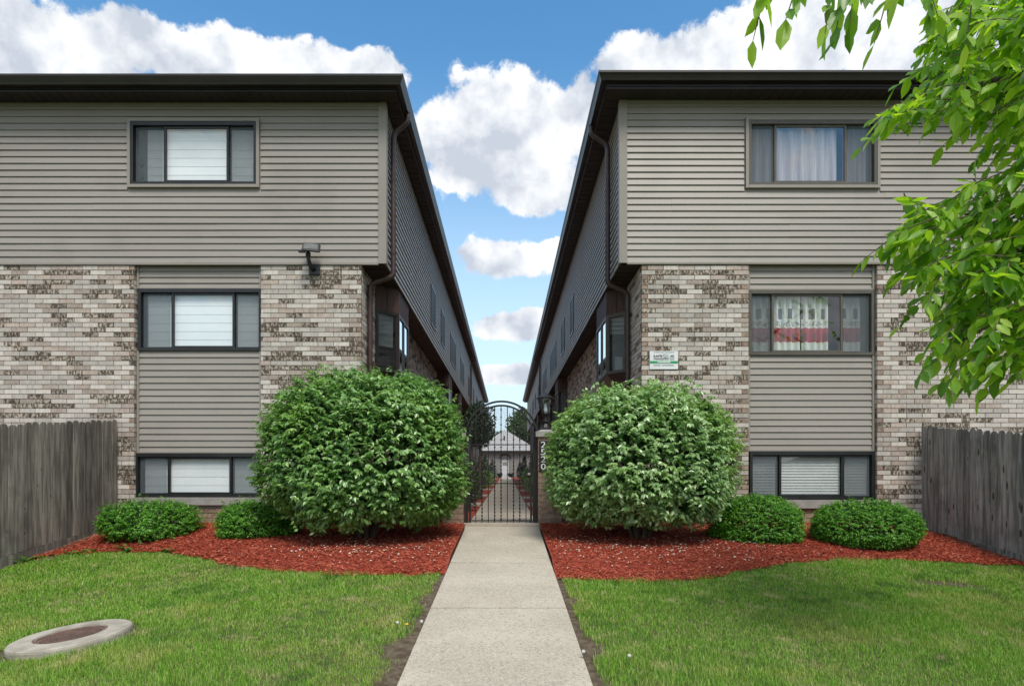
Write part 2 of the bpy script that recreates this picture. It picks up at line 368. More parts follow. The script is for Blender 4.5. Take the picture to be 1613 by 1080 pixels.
def glass_mat(name, tint, refl=1.0):
    m, q, out = new_mat(name); tr = q.n('ShaderNodeBsdfTransparent'); gl = q.n('ShaderNodeBsdfGlossy'); mx = q.n('ShaderNodeMixShader'); lw = q.n('ShaderNodeLayerWeight')
    lw.inputs[0].default_value = 0.5; tr.inputs[0].default_value = c4(tint); gl.inputs['Roughness'].default_value = 0.01; gl.inputs[0].default_value = (0.95, 0.97, 1, 1)
    f = q.m('MULTIPLY', q.m('ADD', q.m('MULTIPLY', q.m('POWER', lw.outputs['Facing'], 5.0), 0.92), 0.08), refl, clamp=True)   # same from either side
    q.t.links.new(f, mx.inputs[0]); q.t.links.new(tr.outputs[0], mx.inputs[1]); q.t.links.new(gl.outputs[0], mx.inputs[2]); q.t.links.new(mx.outputs[0], out.inputs[0])
    return m
M['glass'] = glass_mat('window glass', (0.95, 0.98, 0.99), 1.3); M['glass_r'] = glass_mat('mirroring window glass', (0.92, 0.95, 0.94), 1.4)
M['glass_s'] = glass_mat('side window glass', (0.6, 0.64, 0.66), 2.6)
def screen_mat():
    m, q, out = new_mat('insect screen'); tr = q.n('ShaderNodeBsdfTransparent'); df = q.n('ShaderNodeBsdfDiffuse'); mx = q.n('ShaderNodeMixShader')
    df.inputs[0].default_value = (0.13, 0.155, 0.17, 1); mx.inputs[0].default_value = 0.50
    q.t.links.new(tr.outputs[0], mx.inputs[1]); q.t.links.new(df.outputs[0], mx.inputs[2]); q.t.links.new(mx.outputs[0], out.inputs[0]); return m
M['screen'] = screen_mat()
def print_curtain(z0, z1):
    """white curtain with a band of printed pattern and a red band"""
    m, q, out = new_mat('printed white and red curtain'); b = q.n('ShaderNodeBsdfPrincipled'); q.t.links.new(b.outputs[0], out.inputs[0])
    g = q.n('ShaderNodeNewGeometry'); s = q.n('ShaderNodeSeparateXYZ'); q.t.links.new(g.outputs['Position'], s.inputs[0])
    t = q.m('DIVIDE', q.m('SUBTRACT', s.outputs[2], z0), z1 - z0)
    def band(a, b_): return q.m('MULTIPLY', q.m('GREATER_THAN', t, a), q.m('LESS_THAN', t, b_))
    fx = q.m('FRACT', q.m('MULTIPLY', s.outputs[0], 6.3))
    c = q.mix(q.m('MULTIPLY', band(.58, .74), q.m('MULTIPLY', q.m('GREATER_THAN', fx, .3), q.m('LESS_THAN', fx, .75))), (0.62, 0.65, 0.60, 1), (0.10, 0.10, 0.11, 1))
    c = q.mix(q.m('MULTIPLY', band(.47, .54), q.m('GREATER_THAN', q.noise(g.outputs['Position'], 30, 2), .52)), c, (0.25, 0.25, 0.25, 1))
    c = q.mix(band(.22, .44), c, (0.36, 0.035, 0.05, 1)); c = q.mix(q.m('MULTIPLY', band(.24, .36), q.m('GREATER_THAN', fx, .62)), c, (0.14, 0.03, 0.035, 1))
    q.put(b.inputs['Base Color'], c); b.inputs['Roughness'].default_value = 0.9; return m
M['grass'] = leaf_mat('grass blades', [(0, (0.085, 0.235, 0.018)), (.35, (0.155, 0.355, 0.028)), (.7, (0.245, 0.44, 0.05)), (.9, (0.34, 0.46, 0.10)), (1, (0.52, 0.50, 0.22))], rough=0.5, trans=0.3, spec=0.3, patch=((0.40, 0.44, 0.12), 1.7, 0.65), patch2=((0.05, 0.17, 0.02), 2.6, 0.8), patch3=((0.56, 0.50, 0.27), 5.0, 0.8))
M['bush'] = leaf_mat('glossy shrub leaves', [(0, (0.09, 0.215, 0.05)), (.5, (0.165, 0.335, 0.085)), (.85, (0.25, 0.435, 0.125)), (1, (0.42, 0.58, 0.22))], rough=0.32, trans=0.3, spec=0.8, patch=((0.21, 0.38, 0.06), 1.6, .45))
M['bush2'] = leaf_mat('pale shrub leaves', [(0, (0.12, 0.255, 0.065)), (.45, (0.24, 0.41, 0.14)), (.8, (0.38, 0.55, 0.25)), (1, (0.56, 0.68, 0.42))], rough=0.3, trans=0.3, spec=0.8, patch=((0.28, 0.44, 0.09), 1.6, .45))
M['inner'] = leaf_mat('inner shrub leaves', [(0, (0.03, 0.085, 0.016)), (1, (0.06, 0.15, 0.03))], rough=0.5, trans=0.15)  # coloured darker to put shade into the gaps between the outer leaves
M['yew'] = leaf_mat('low shrub needles', [(0, (0.035, 0.15, 0.01)), (.5, (0.08, 0.27, 0.017)), (1, (0.20, 0.44, 0.035))], rough=0.45, trans=0.28)
M['tree'] = leaf_mat('tree leaves', [(0, (0.08, 0.21, 0.016)), (.4, (0.17, 0.36, 0.026)), (.8, (0.29, 0.49, 0.04)), (1, (0.44, 0.62, 0.10))], rough=0.34, trans=0.52, spec=0.5, tcol=(1.7, 1.65, 0.5))
M['dark_leaf'] = leaf_mat('dark evergreen leaves', [(0, (0.012, 0.035, 0.012)), (1, (0.035, 0.075, 0.025))], rough=0.5, trans=0.15)
M['far_leaf'] = leaf_mat('far tree leaves', [(0, (0.05, 0.10, 0.035)), (1, (0.11, 0.17, 0.06))], rough=0.6, trans=0.3)
M['weed'] = leaf_mat('weed leaves', [(0, (0.05, 0.14, 0.02)), (1, (0.11, 0.22, 0.05))], rough=0.5, trans=0.3)
M['chips'] = leaf_mat('red bark chips', [(0, (0.16, 0.024, 0.013)), (.45, (0.34, 0.058, 0.028)), (.8, (0.47, 0.095, 0.048)), (1, (0.60, 0.24, 0.16))], rough=0.85, trans=0.0, spec=0.2)
M['chip_bed'] = mat('red mulch bed', (0.15, 0.024, 0.013), (0.36, 0.06, 0.03), rough=0.95, scale=45, bump=0.8, bscale=70, detail=8)
M['petal'] = mat('white petals', (0.72, 0.69, 0.62), (0.60, 0.55, 0.45), rough=0.8, var=0.4)
M['dandelion'] = mat('dandelion clock', (0.50, 0.50, 0.46), rough=0.9); M['yellow'] = mat('yellow flower', (0.75, 0.48, 0.03), rough=0.8)
M['garage'] = mat('grey stone wall', (0.30, 0.285, 0.265), (0.23, 0.215, 0.20), rough=0.9, scale=10, bump=0.2)
M['dark_pane'] = mat('screened side window', (0.022, 0.024, 0.027), (0.03, 0.032, 0.035), rough=0.55, spec=.3)
M['lglass'] = glass_mat('lantern glass', (0.9, 0.93, 0.93), 1.0)

# ------------------------------------------------------------------ ground, path, mulch beds
def axis(fine0, fine1, stepv, far0, far1):
    a = list(np.arange(fine0, fine1 + 1e-6, stepv)); s = stepv; v = fine1
    while v < far1: s *= 1.6; v += s; a.append(min(v, far1))
    s = stepv; v = fine0; b = []
    while v > far0: s *= 1.6; v -= s; b.append(max(v, far0))
    return np.array(b[::-1] + a)
gx = axis(-7.0, 7.5, 0.18, -900, 900); gy = axis(-1.0, 9.4, 0.18, -900, 900)
XX, YY = np.meshgrid(gx, gy); ZZ = Gnp(XX, YY) - 0.012
nx, ny = len(gx), len(gy)
ii = (np.arange(ny - 1)[:, None] * nx + np.arange(nx - 1)[None]).ravel()
gr = np_obj('ground', np.stack([XX.ravel(), YY.ravel(), ZZ.ravel()], 1), np.stack([ii, ii + 1, ii + nx + 1, ii + nx], 1), M['soil'], smooth=True)
tag(gr, kind='structure')

PX0, PX1 = -0.585, 0.46
path = MB(); path.box(PX0 + .02, PX1 - .02, -2.5, -2.45, G(0, -1) - .05, G(0, -1) + .0)
pa = bpy.data.objects.new('footpath', None); COL.objects.link(pa); WORLD[pa.name] = Matrix.Identity(4); tag(pa, kind='structure')
joints = [-2.5, -0.2, 1.5, 3.19, 4.885, 6.585, 9.14]
for a, b in zip(joints, joints[1:]):
    m = MB(); a2, b2 = a + .016, b - .016; n = 6
    top = []; dz = random.uniform(-.007, .007); tilt = random.uniform(-.006, .006)
    bev = .003
    def edge(y, inset, drop): return [(PX0 + inset, y, G(0, y) + .034 + dz - tilt - drop), (PX1 - inset, y, G(0, y) + .034 + dz + tilt - drop)]
    rows = [(a2, 0, .10), (a2, 0, bev), (a2 + bev, bev, 0)] + [(a2 + (b2 - a2) * k / n, bev, 0) for k in range(1, n)] + [(b2 - bev, bev, 0), (b2, 0, bev), (b2, 0, .10)]
    prev = None
    for (y, ins, dr) in rows:
        e = edge(y, ins, dr); lo = [(PX0, y, G(0, y) - .1), (PX0, y, G(0, y) + .034 + dz - max(dr, bev)), e[0], e[1], (PX1, y, G(0, y) + .034 + dz - max(dr, bev)), (PX1, y, G(0, y) - .1)]
        cur = m.pts(lo)
        if prev is not None:
            for k in range(5): m.face(prev + k, prev + k + 1, cur + k + 1, cur + k)
        prev = cur
    m.build('path_slab', M['concrete'], pa)
# threshold under the gate and the walk that runs between the two buildings
m = MB(); m.box(-0.62, 0.50, 9.15, 9.42, -.1, .062); m.build('threshold', M['concrete'], pa)
yy = 9.43
while yy < 66:
    m = MB(); m.box(PX0 + .02, PX1 - .01, yy + .006, yy + 1.5, -.1, .03); m.build('path_slab', M['concrete'], pa); yy += 1.506

left_edge = [(40, 882), (75, 876), (140, 870), (200, 868), (250, 868), (300, 873), (350, 886), (430, 898), (540, 905), (640, 905), (715, 901)]
right_edge = [(862, 898), (880, 908), (940, 914), (1000, 915), (1070, 914), (1130, 908), (1195, 893), (1260, 884), (1330, 881), (1400, 881), (1490, 884), (1585, 889)]
LE = [ground_hit(*p) for p in left_edge]; RE = [ground_hit(*p) for p in right_edge]
LX = np.array([p.x for p in LE]); LY = np.array([p.y for p in LE]); RX = np.array([p.x for p in RE]); RY = np.array([p.y for p in RE])
FXL, FXR = X(185), X(1452)               # the planes of the two fences
def bed_front(x):
    x = np.asarray(x, float)
    return np.where(x < 0, np.interp(x, LX, LY), np.interp(x, RX, RY))
def bump_noise(x, y): return 0.5 + 0.25 * (np.sin(x * 2.3 + 1.3 * np.sin(y * 1.9)) + np.sin(y * 2.9 + 1.7 * np.sin(x * 1.5 + 2)))
def mulch_z(x, y):
    t = np.clip((y - bed_front(x)) / 0.5, 0, 1) * np.clip(np.minimum(np.abs(x - FXL), np.abs(x - FXR)) / 1.1, 0.0, 1); return Gnp(x, y) - 0.03 * (1 - t) * (y > bed_front(x) + .25) + 0.05 * t + 0.02 * bump_noise(x, y) * t + .004
for side, (x0, x1), lab in ((-1, (FXL + .05, PX0 - .01), 'bed of red bark mulch at the foot of the left hand shrubs'), (1, (PX1 + .01, FXR - .05), 'r')):
    xs = np.linspace(x0, x1, 90); vs_, fs_ = [], []
    for i, x in enumerate(xs):
        f0 = float(bed_front(x)) + .03 * math.sin(x * 9) + .02 * math.sin(x * 23)
        for j in range(26):
            y = f0 + (9.5 - f0) * (j / 25) ** 1.3; vs_.append((x, y, float(mulch_z(x, y)) - (0.03 if j == 0 else 0)))
    fs_ = [(i * 26 + j, (i + 1) * 26 + j, (i + 1) * 26 + j + 1, i * 26 + j + 1) for i in range(89) for j in range(25)]
    o = np_obj('mulch_bed', np.array(vs_), fs_, M['chip_bed'], smooth=True); tag(o, kind='structure')
def chips(n, gen, zf, name, label, ln=(.018, .055)):
    x, y = gen(n); n = len(x); z = zf(x, y) + rng.uniform(.002, .018, n)
    a = rng.uniform(0, 2 * PI, n); d = np.stack([np.cos(a), np.sin(a), rng.normal(0, .28, n)], 1); d = unit(d)
    up = unit(np.stack([rng.normal(0, .35, n), rng.normal(0, .35, n), np.ones(n)], 1)); s = unit(np.cross(d, up))
    l = rng.uniform(*ln, n)[:, None]; w = rng.uniform(.004, .011, n)[:, None]; p = np.stack([x, y, z], 1)
    v = np.stack([p - d * l / 2 - s * w / 2, p + d * l / 2 - s * w * .3, p + d * l / 2 + s * w * .3, p - d * l / 2 + s * w / 2], 1).reshape(-1, 3)
    f = np.arange(4 * n).reshape(-1, 4)
    o = np_obj(name, v, f, M['chips']); tag(o, label, 'mulch', kind='stuff')
def gen_bed(x0, x1):
    def g(n):
        x = rng.uniform(x0, x1, n); f0 = bed_front(x) + .03 * np.sin(x * 9) + .02 * np.sin(x * 23); y = f0 + (9.2 - f0) * rng.random(n) ** 1.25 - .02 - np.abs(rng.normal(0, .02, n))
        return x, y
    return g
chips(34000, gen_bed(FXL + .06, PX0 - .03), mulch_z, 'bark_mulch', 'red bark chips of the bed between fence post row and walk, manhole side')
chips(36000, gen_bed(PX1 + .03, FXR - .06), mulch_z, 'bark_mulch', 'red bark chips of the bed below the wall sign')
def petals(n, cx, cy, sx, sy, lab):
    x = rng.normal(cx, sx, n); y = rng.normal(cy, sy, n)
    ok = (y > bed_front(x) + .05) & (y < 9.1) & ((x < PX0 - .04) | (x > PX1 + .04)); x, y = x[ok], y[ok]; n = len(x)
    z = mulch_z(x, y) + .02; a = rng.uniform(0, 6.28, n); r = rng.uniform(.006, .014, n); v = []
    for k in range(5): v.append(np.stack([x + r * np.cos(a + k * 1.257), y + r * np.sin(a + k * 1.257), z + rng.uniform(-.003, .006, n)], 1))
    o = np_obj('fallen_petals', np.stack(v, 1).reshape(-1, 3), np.arange(5 * n).reshape(-1, 5), M['petal']); tag(o, lab, 'petals', kind='stuff')
petals(420, -1.5, 7.3, .75, .45, 'white petals fallen on the mulch by the darker round bush')
petals(620, 1.7, 7.35, .95, .5, 'white petals fallen on the mulch by the paler round bush')

# ------------------------------------------------------------------ the two apartment buildings
BL, BH = 0.229, 0.0694                    # brick pitch
BRICK_CACHE = {}
def brick_mesh(ln, mname):
    key = (round(ln, 3), mname)
    if key not in BRICK_CACHE:
        m = MB(); m.box(0, key[0], -0.0, 0.05, 0, BH - .0095); BRICK_CACHE[key] = m.mesh('brick', M[mname])
    return BRICK_CACHE[key]
MATS5 = ['brick_l', 'brick_p', 'brick_d', 'brick_r', 'brick_t']
class BrickField:
    """courses of bricks on a wall; the best visible become single objects"""
    def __init__(s): s.items = []
    def region(s, o, u, n, a0, a1, z0, z1, vis=None, red_ends=(False, False), tan_below=None, offs=0.0):
        """o origin, u unit vector along the wall, n outward normal (both horizontal)"""
        c0 = int(math.floor(z0 / BH)); c1 = int(math.ceil(z1 / BH))
        for c in range(c0, c1):
            zb = c * BH; zt = zb + BH
            if zb < z0 - 1e-6: continue
            if zt > z1 + .02: continue
            a = math.floor(a0 / BL) * BL + (BL / 2 if c % 2 else 0) - BL + offs; run = 0
            while a < a1:
                s0, s1 = max(a, a0), min(a + BL - .0095, a1)
                a += BL
                if s1 - s0 < .035: continue
                if run > 0: k = 'brick_d'; run -= 1
                elif random.random() < .235: k = 'brick_d'; run = 1 if random.random() < .28 else 0
                else: k = 'brick_l' if random.random() < .74 else 'brick_p'
                short = s1 - s0 < BL * .55
                if short and (red_ends[0] and s0 - a0 < .01 or red_ends[1] and a1 - s1 < .02) and random.random() < .7: k = 'brick_r'
                if tan_below is not None and zb < tan_below: k = 'brick_t'
                s.items.append((o, u, n, s0, s1, zb, k, random.uniform(-.0015, .004), bool(vis and vis(s0, s1, zb))))
    def build(s, wall, limit=300):
        vis = [i for i in s.items if i[8]]; random.shuffle(vis)
        vis.sort(key=lambda i: -(i[4] - i[3] > .15)); chosen = set(id(i) for i in vis[:limit])
        rest = MB()
        for it in s.items:
            o, u, n, s0, s1, zb, k, pr, _ = it
            if id(it) in chosen:
                ob = bpy.data.objects.new('brick', brick_mesh(s1 - s0, k)); COL.objects.link(ob)
                ux, nx_ = Vector(u), Vector(n)
                mw = Matrix((( ux.x, -nx_.x, 0, 0), (ux.y, -nx_.y, 0, 0), (0, 0, 1, 0), (0, 0, 0, 1)))
                pos = Vector(o) + ux * s0 + nx_ * pr + Vector((0, 0, zb)); mw.translation = pos
                adopt(ob, wall, mw)
            else:
                rest.cur = MATS5.index(k); ux, nv = Vector(u), Vector(n); b0 = Vector(o) + Vector((0, 0, zb))
                f, bk = nv * pr, nv * (-.05); z = Vector((0, 0, BH - .0095))
                rest.hexa([b0 + ux * s0 + f, b0 + ux * s1 + f, b0 + ux * s1 + bk, b0 + ux * s0 + bk, b0 + ux * s0 + f + z, b0 + ux * s1 + f + z, b0 + ux * s1 + bk + z, b0 + ux * s0 + bk + z])
        if rest.v: r = rest.build('brickwork', [M[k] for k in MATS5], wall); tag(r, kind='stuff')

def plank(u, n, o, a0, a1, zb, h, parent):
    """one lap of siding: sloping face with a lip at the bottom"""
    m = MB(); u, n, o = Vector(u), Vector(n), Vector(o); z = Vector((0, 0, 1))
    prof = [(-.006, 0), (.0165, 0), (.017, .006), (.015, .010), (.001, h - .006), (-.003, h + .004), (-.006, h + .004)]
    k = len(prof); ns = max(1, min(9, int((a1 - a0) / .9))); rings = []
    for j in range(ns + 1):
        wob = random.gauss(0, .0010) if 0 < j < ns else 0; wz = random.gauss(0, .0008) if 0 < j < ns else 0
        rings.append(m.pts([o + u * (a0 + (a1 - a0) * j / ns) + n * (p + (wob if p > 0 else 0)) + z * (zb + q + wz) for p, q in prof]))
    for e0, e1 in zip(rings, rings[1:]):
        for i in range(k): m.face(e0 + i, e1 + i, e1 + (i + 1) % k, e0 + (i + 1) % k)
    m.face(*[rings[0] + i for i in reversed(range(k))]); m.face(*[rings[-1] + i for i in range(k)])
    return m.build('siding_plank', M['siding'], parent)
PH = 0.0963
def slats(name, x0, x1, y, z0, z1, pitch, thick, m_, parent, tilt=.004):
    m = MB(); z = z0
    while z < z1:
        h = min(pitch * 1.04, z1 - z); m.hexa([(x0, y, z), (x1, y, z), (x1, y + thick, z), (x0, y + thick, z), (x0, y + tilt, z + h), (x1, y + tilt, z + h), (x1, y + tilt + thick, z + h), (x0, y + tilt + thick, z + h)]); z += pitch
    return m.build(name, m_, parent)
def drape(name, x0, x1, y, z0, z1, folds, amp, m_, parent):
    m = MB(); n = int(folds * 10); pts = []
    for i in range(n + 1):
        t = i / n; ph = t * folds * 2 * PI + .8 * math.sin(t * 9)
        pts.append((x0 + (x1 - x0) * t, y + amp * math.sin(ph)))
    a = m.pts([(x, yv, z0) for x, yv in pts]); b = m.pts([(x + .01 * math.sin(x * 31), y + (yv - y) * .7, z1) for x, yv in pts])
    for i in range(n): m.face(a + i, a + i + 1, b + i + 1, b + i)
    return m.build(name, m_, parent, smooth=True)
def front_window(bld, px0, px1, py0, py1, c0, c1, Y, fm, kind, casing=False, gl='glass'):
    """sliding window of three lights in the wall that faces the street"""
    x0, x1, z1, z0 = X(px0), X(px1), Z(py0), Z(py1); xa, xb = X(c0), X(c1); fw = .042
    f = MB()
    f.box(x0, x0 + fw, Y - .028, Y + .10, z0, z1); f.box(x1 - fw, x1, Y - .028, Y + .10, z0, z1)
    f.box(x0 + fw, x1 - fw, Y - .027, Y + .10, z0, z0 + fw); f.box(x0 + fw, x1 - fw, Y - .027, Y + .10, z1 - fw * 1.3, z1)
    w = f.build('window', M[fm], bld)
    if casing:
        c = MB(); cw = .042
        c.box(x0 - cw, x0, Y - .036, Y + .06, z0 - cw, z1 + cw); c.box(x1, x1 + cw, Y - .036, Y + .06, z0 - cw, z1 + cw)
        c.box(x0, x1, Y - .035, Y + .06, z1, z1 + cw); c.box(x0, x1, Y - .040, Y + .06, z0 - cw, z0)
        c.build('casing', M['trim'], w)
    s = MB(); sw = .032
    zl, zh = z0 + fw, z1 - fw * 1.3
    for (a, b, yo) in ((xa - sw, xb + sw, .0), (x0 + fw, xa - sw, .035), (xb + sw, x1 - fw, .035)):
        t = sw if yo == 0 else .022
        s = MB(); s.box(a, a + t, Y + yo, Y + yo + .03, zl, zh); s.box(b - t, b, Y + yo, Y + yo + .03, zl, zh)
        s.box(a + t, b - t, Y + yo + .001, Y + yo + .03, zl, zl + t); s.box(a + t, b - t, Y + yo + .001, Y + yo + .03, zh - t, zh)
        s.build('sash', M[fm], w)
        p = MB(); p.poly([(a + t - .004, Y + yo + .015, zl + t - .004), (b - t + .004, Y + yo + .015, zl + t - .004), (b - t + .004, Y + yo + .015, zh - t + .004), (a + t - .004, Y + yo + .015, zh - t + .004)]); p.build('pane', M[gl], w)
        if yo: p = MB(); p.poly([(a + t, Y + .012, zl + .01), (b - t, Y + .012, zl + .01), (b - t, Y + .012, zh - .01), (a + t, Y + .012, zh - .01)]); p.build('insect_screen', M['screen'], w)
    r = MB(); r.box(x0, x1, Y + .36, Y + .40, z0 - .05, z1 + .05); r.box(x0, x0 + .01, Y + .10, Y + .36, z0, z1); r.box(x1 - .01, x1, Y + .10, Y + .36, z0, z1); r.box(x0, x1, Y + .10, Y + .36, z1, z1 + .01); r.box(x0, x1, Y + .10, Y + .36, z0 - .01, z0)
    r.build('room_recess', M['room'], w)
    yb = Y + .056
    if kind == 'blind':
        slats('blind', xa - .02, xb + .02, yb, zl + .005, zh, .125, .003, M['blind'], w); slats('blind', x0 + fw + .02 + (.14 if casing else .04), xa - .03, yb + .01, zl, zh, .125, .003, M['blind'], w); slats('blind', xb + .03, x1 - fw - .02, yb + .012, zl, zh, .125, .003, M['blind'], w)
        if casing:      # small dark ornaments standing on the sill of the side light
            for k in range(2):
                m = MB(); m.lathe((x0 + fw + .085, yb, zl + .03 + k * .19), [(.005, 0), (.03, .03), (.034, .08), (.012, .13), (.02, .15)], 10); m.build('ornament', M['plastic'], w, True)
    elif kind == 'slat':
        slats('blind', x0 + fw + .02, xa - .02, yb + .01, zl, zh, .042, .003, M['blind_g'], w, .012); slats('blind', xa, xb, yb, zl, zh, .042, .003, M['blind_g'], w, .012); slats('blind', xb + .03, x1 - fw - .02, yb + .012, zl, zh, .042, .003, M['blind_g'], w, .012)
    elif kind == 'sheer':
        drape('curtain', x0 + fw, xb - .07, yb + .03, zl, zh, 8, .028, M['curtain'], w); drape('curtain', xb + .01, x1 - fw - .06, yb + .03, zl, zh, 4, .018, M['curtain'], w)
    elif kind == 'print':
        pm = print_curtain(z0, z1); xm = .5 * (xa + xb) - .06
        drape('curtain', x0 + fw, xm, yb + .035, zl, zh, 7, .034, pm, w); drape('curtain', xm + .02, xb - .13, yb + .04, zl, zh, 4, .034, pm, w); drape('curtain', xb + .02, x1 - fw - .10, yb + .03, zl, zh, 3, .02, pm, w)
    return w
def bay(bld, xb, xf, y0, y1, z0, z1, ztop):
    """bay window hanging on the side wall below the jettied storey; xb wall plane, xf front plane"""
    dy = .32; A, B, C, E = Vector((xb, y0, 0)), Vector((xf, y0 + dy, 0)), Vector((xf, y1 - dy, 0)), Vector((xb, y1, 0)); z = Vector((0, 0, 1))
    base = MB(); q = .12
    lowp = [Vector((xb, y0 + q, 0)), Vector((xf - math.copysign(q, xf - xb) , y0 + dy + .02, 0)), Vector((xf - math.copysign(q, xf - xb), y1 - dy - .02, 0)), Vector((xb, y1 - q, 0))]
    hi = [p + z * z0 for p in (A, B, C, E)]; lo = [p + z * (z0 - .16) for p in lowp]
    bi = base.pts(lo + hi)
    for k in range(3): base.face(bi + k, bi + k + 1, bi + 5 + k, bi + 4 + k)
    base.face(bi + 3, bi + 2, bi + 1, bi); base.face(bi + 4, bi + 5, bi + 6, bi + 7)
    w = base.build('bay_window', M['brown'], bld)
    for (p, r) in ((A, B), (B, C), (C, E)):
        d = (r - p); L = d.length; d.normalize(); n = Vector((d.y, -d.x, 0)) ; n = n if n.x * (xf - xb) > 0 or abs(n.x) < 1e-6 else -n
        nb = max(2, int(L / .16))
        for k in range(nb):
            hb = MB(); a = p + d * (L * k / nb + .004); b = p + d * (L * (k + 1) / nb - .004)
            hb.hexa([a + n * .012 + z * z1, b + n * .012 + z * z1, b - n * .02 + z * z1, a - n * .02 + z * z1, a + n * .012 + z * ztop, b + n * .012 + z * ztop, b - n * .02 + z * ztop, a - n * .02 + z * ztop]); hb.build('head_board', M['board'], w)
        fr = MB(); t = .05
        def bar(s0, s1, za, zb_):
            a = p + d * s0; b = p + d * s1; fr.hexa([a + n * .02 + z * za, b + n * .02 + z * za, b - n * .03 + z * za, a - n * .03 + z * za, a + n * .02 + z * zb_, b + n * .02 + z * zb_, b - n * .03 + z * zb_, a - n * .03 + z * zb_])
        bar(0, t, z0, z1); bar(L - t, L, z0, z1); bar(t, L - t, z0, z0 + t); bar(t, L - t, z1 - t, z1)
        if L > .8: bar(L / 2 - .025, L / 2 + .025, z0 + t, z1 - t)
        fr.build('frame', M['bronze'] if xb > 0 else M['brown'], w)
        g = MB(); a = p + d * t; b = p + d * (L - t); g.poly([a + z * (z0 + t), b + z * (z0 + t), b + z * (z1 - t), a + z * (z1 - t)]); g.build('pane', M['glass_s'], w)
        bl = MB(); zz = z1 - t; low = z0 + (.42 if xb < 0 else .05)
        a = p + d * (t + .01) - n * .05; b = p + d * (L - t - .01) - n * .05
        while zz > low: bl.poly([a + z * zz, b + z * zz, b + z * (zz - .05) - n * .012, a + z * (zz - .05) - n * .012]); zz -= .052
        if L < .8: bl.build('blind', M['blind_g'], w)
    rc = MB(); rc.poly([Vector((xb, y0, z0 + .002)), Vector((xb, y1, z0 + .002)), Vector((xb, y1, z1)), Vector((xb, y0, z1))]); rc.build('room_recess', M['room'], w)  # flat dark sheet standing in for the unlit room
    return w
def side_window(bld, xs, sgn, y0, y1, z0, z1):
    f = MB(); t = .045; xo, xi = xs + sgn * .028, xs - sgn * .02; a, b = min(xo, xi), max(xo, xi)
    f.box(a, b, y0, y0 + t, z0, z1); f.box(a, b, y1 - t, y1, z0, z1); f.box(a, b, y0 + t, y1 - t, z0, z0 + t); f.box(a, b, y0 + t, y1 - t, z1 - t, z1)
    w = f.build('window', M['frame'], bld)
    g = MB(); g.box(xs + sgn * .018 - .001, xs + sgn * .018 + .001, y0 + t, y1 - t, z0 + t, z1 - t); g.build('pane', M['dark_pane'], w)
    r = MB(); r.poly([(xs + sgn * .012, y0 + t, z0 + t), (xs + sgn * .012, y1 - t, z0 + t), (xs + sgn * .012, y1 - t, z1 - t), (xs + sgn * .012, y0 + t, z1 - t)]); r.build('room_recess', M['room'], w)
def downspout(bld, pts):
    o = MB(); sm = []
    P_ = [Vector(p) for p in pts]
    for i, p in enumerate(P_):        # rounded bends
        if 0 < i < len(P_) - 1:
            a = (P_[i - 1] - p); b = (P_[i + 1] - p); r = min(.10, a.length * .45, b.length * .45); a = p + a.normalized() * r; b = p + b.normalized() * r
            for k in range(6): t = k / 5; sm.append(a * (1 - t) ** 2 + p * 2 * t * (1 - t) + b * t * t)
        else: sm.append(p)
    o.tube(sm, .040, 12); s = o.build('downspout', M['spout'], bld, True)
    for i in range(len(P_) - 1):
        if (P_[i] - P_[i + 1]).length > 1.2:
            for tt in (.35, .9):
                c = P_[i].lerp(P_[i + 1], tt); m = MB(); m.lathe((c.x, c.y, c.z - .02), [(.044, 0), (.044, .04)], 12); m.build('strap', M['spout'], s)

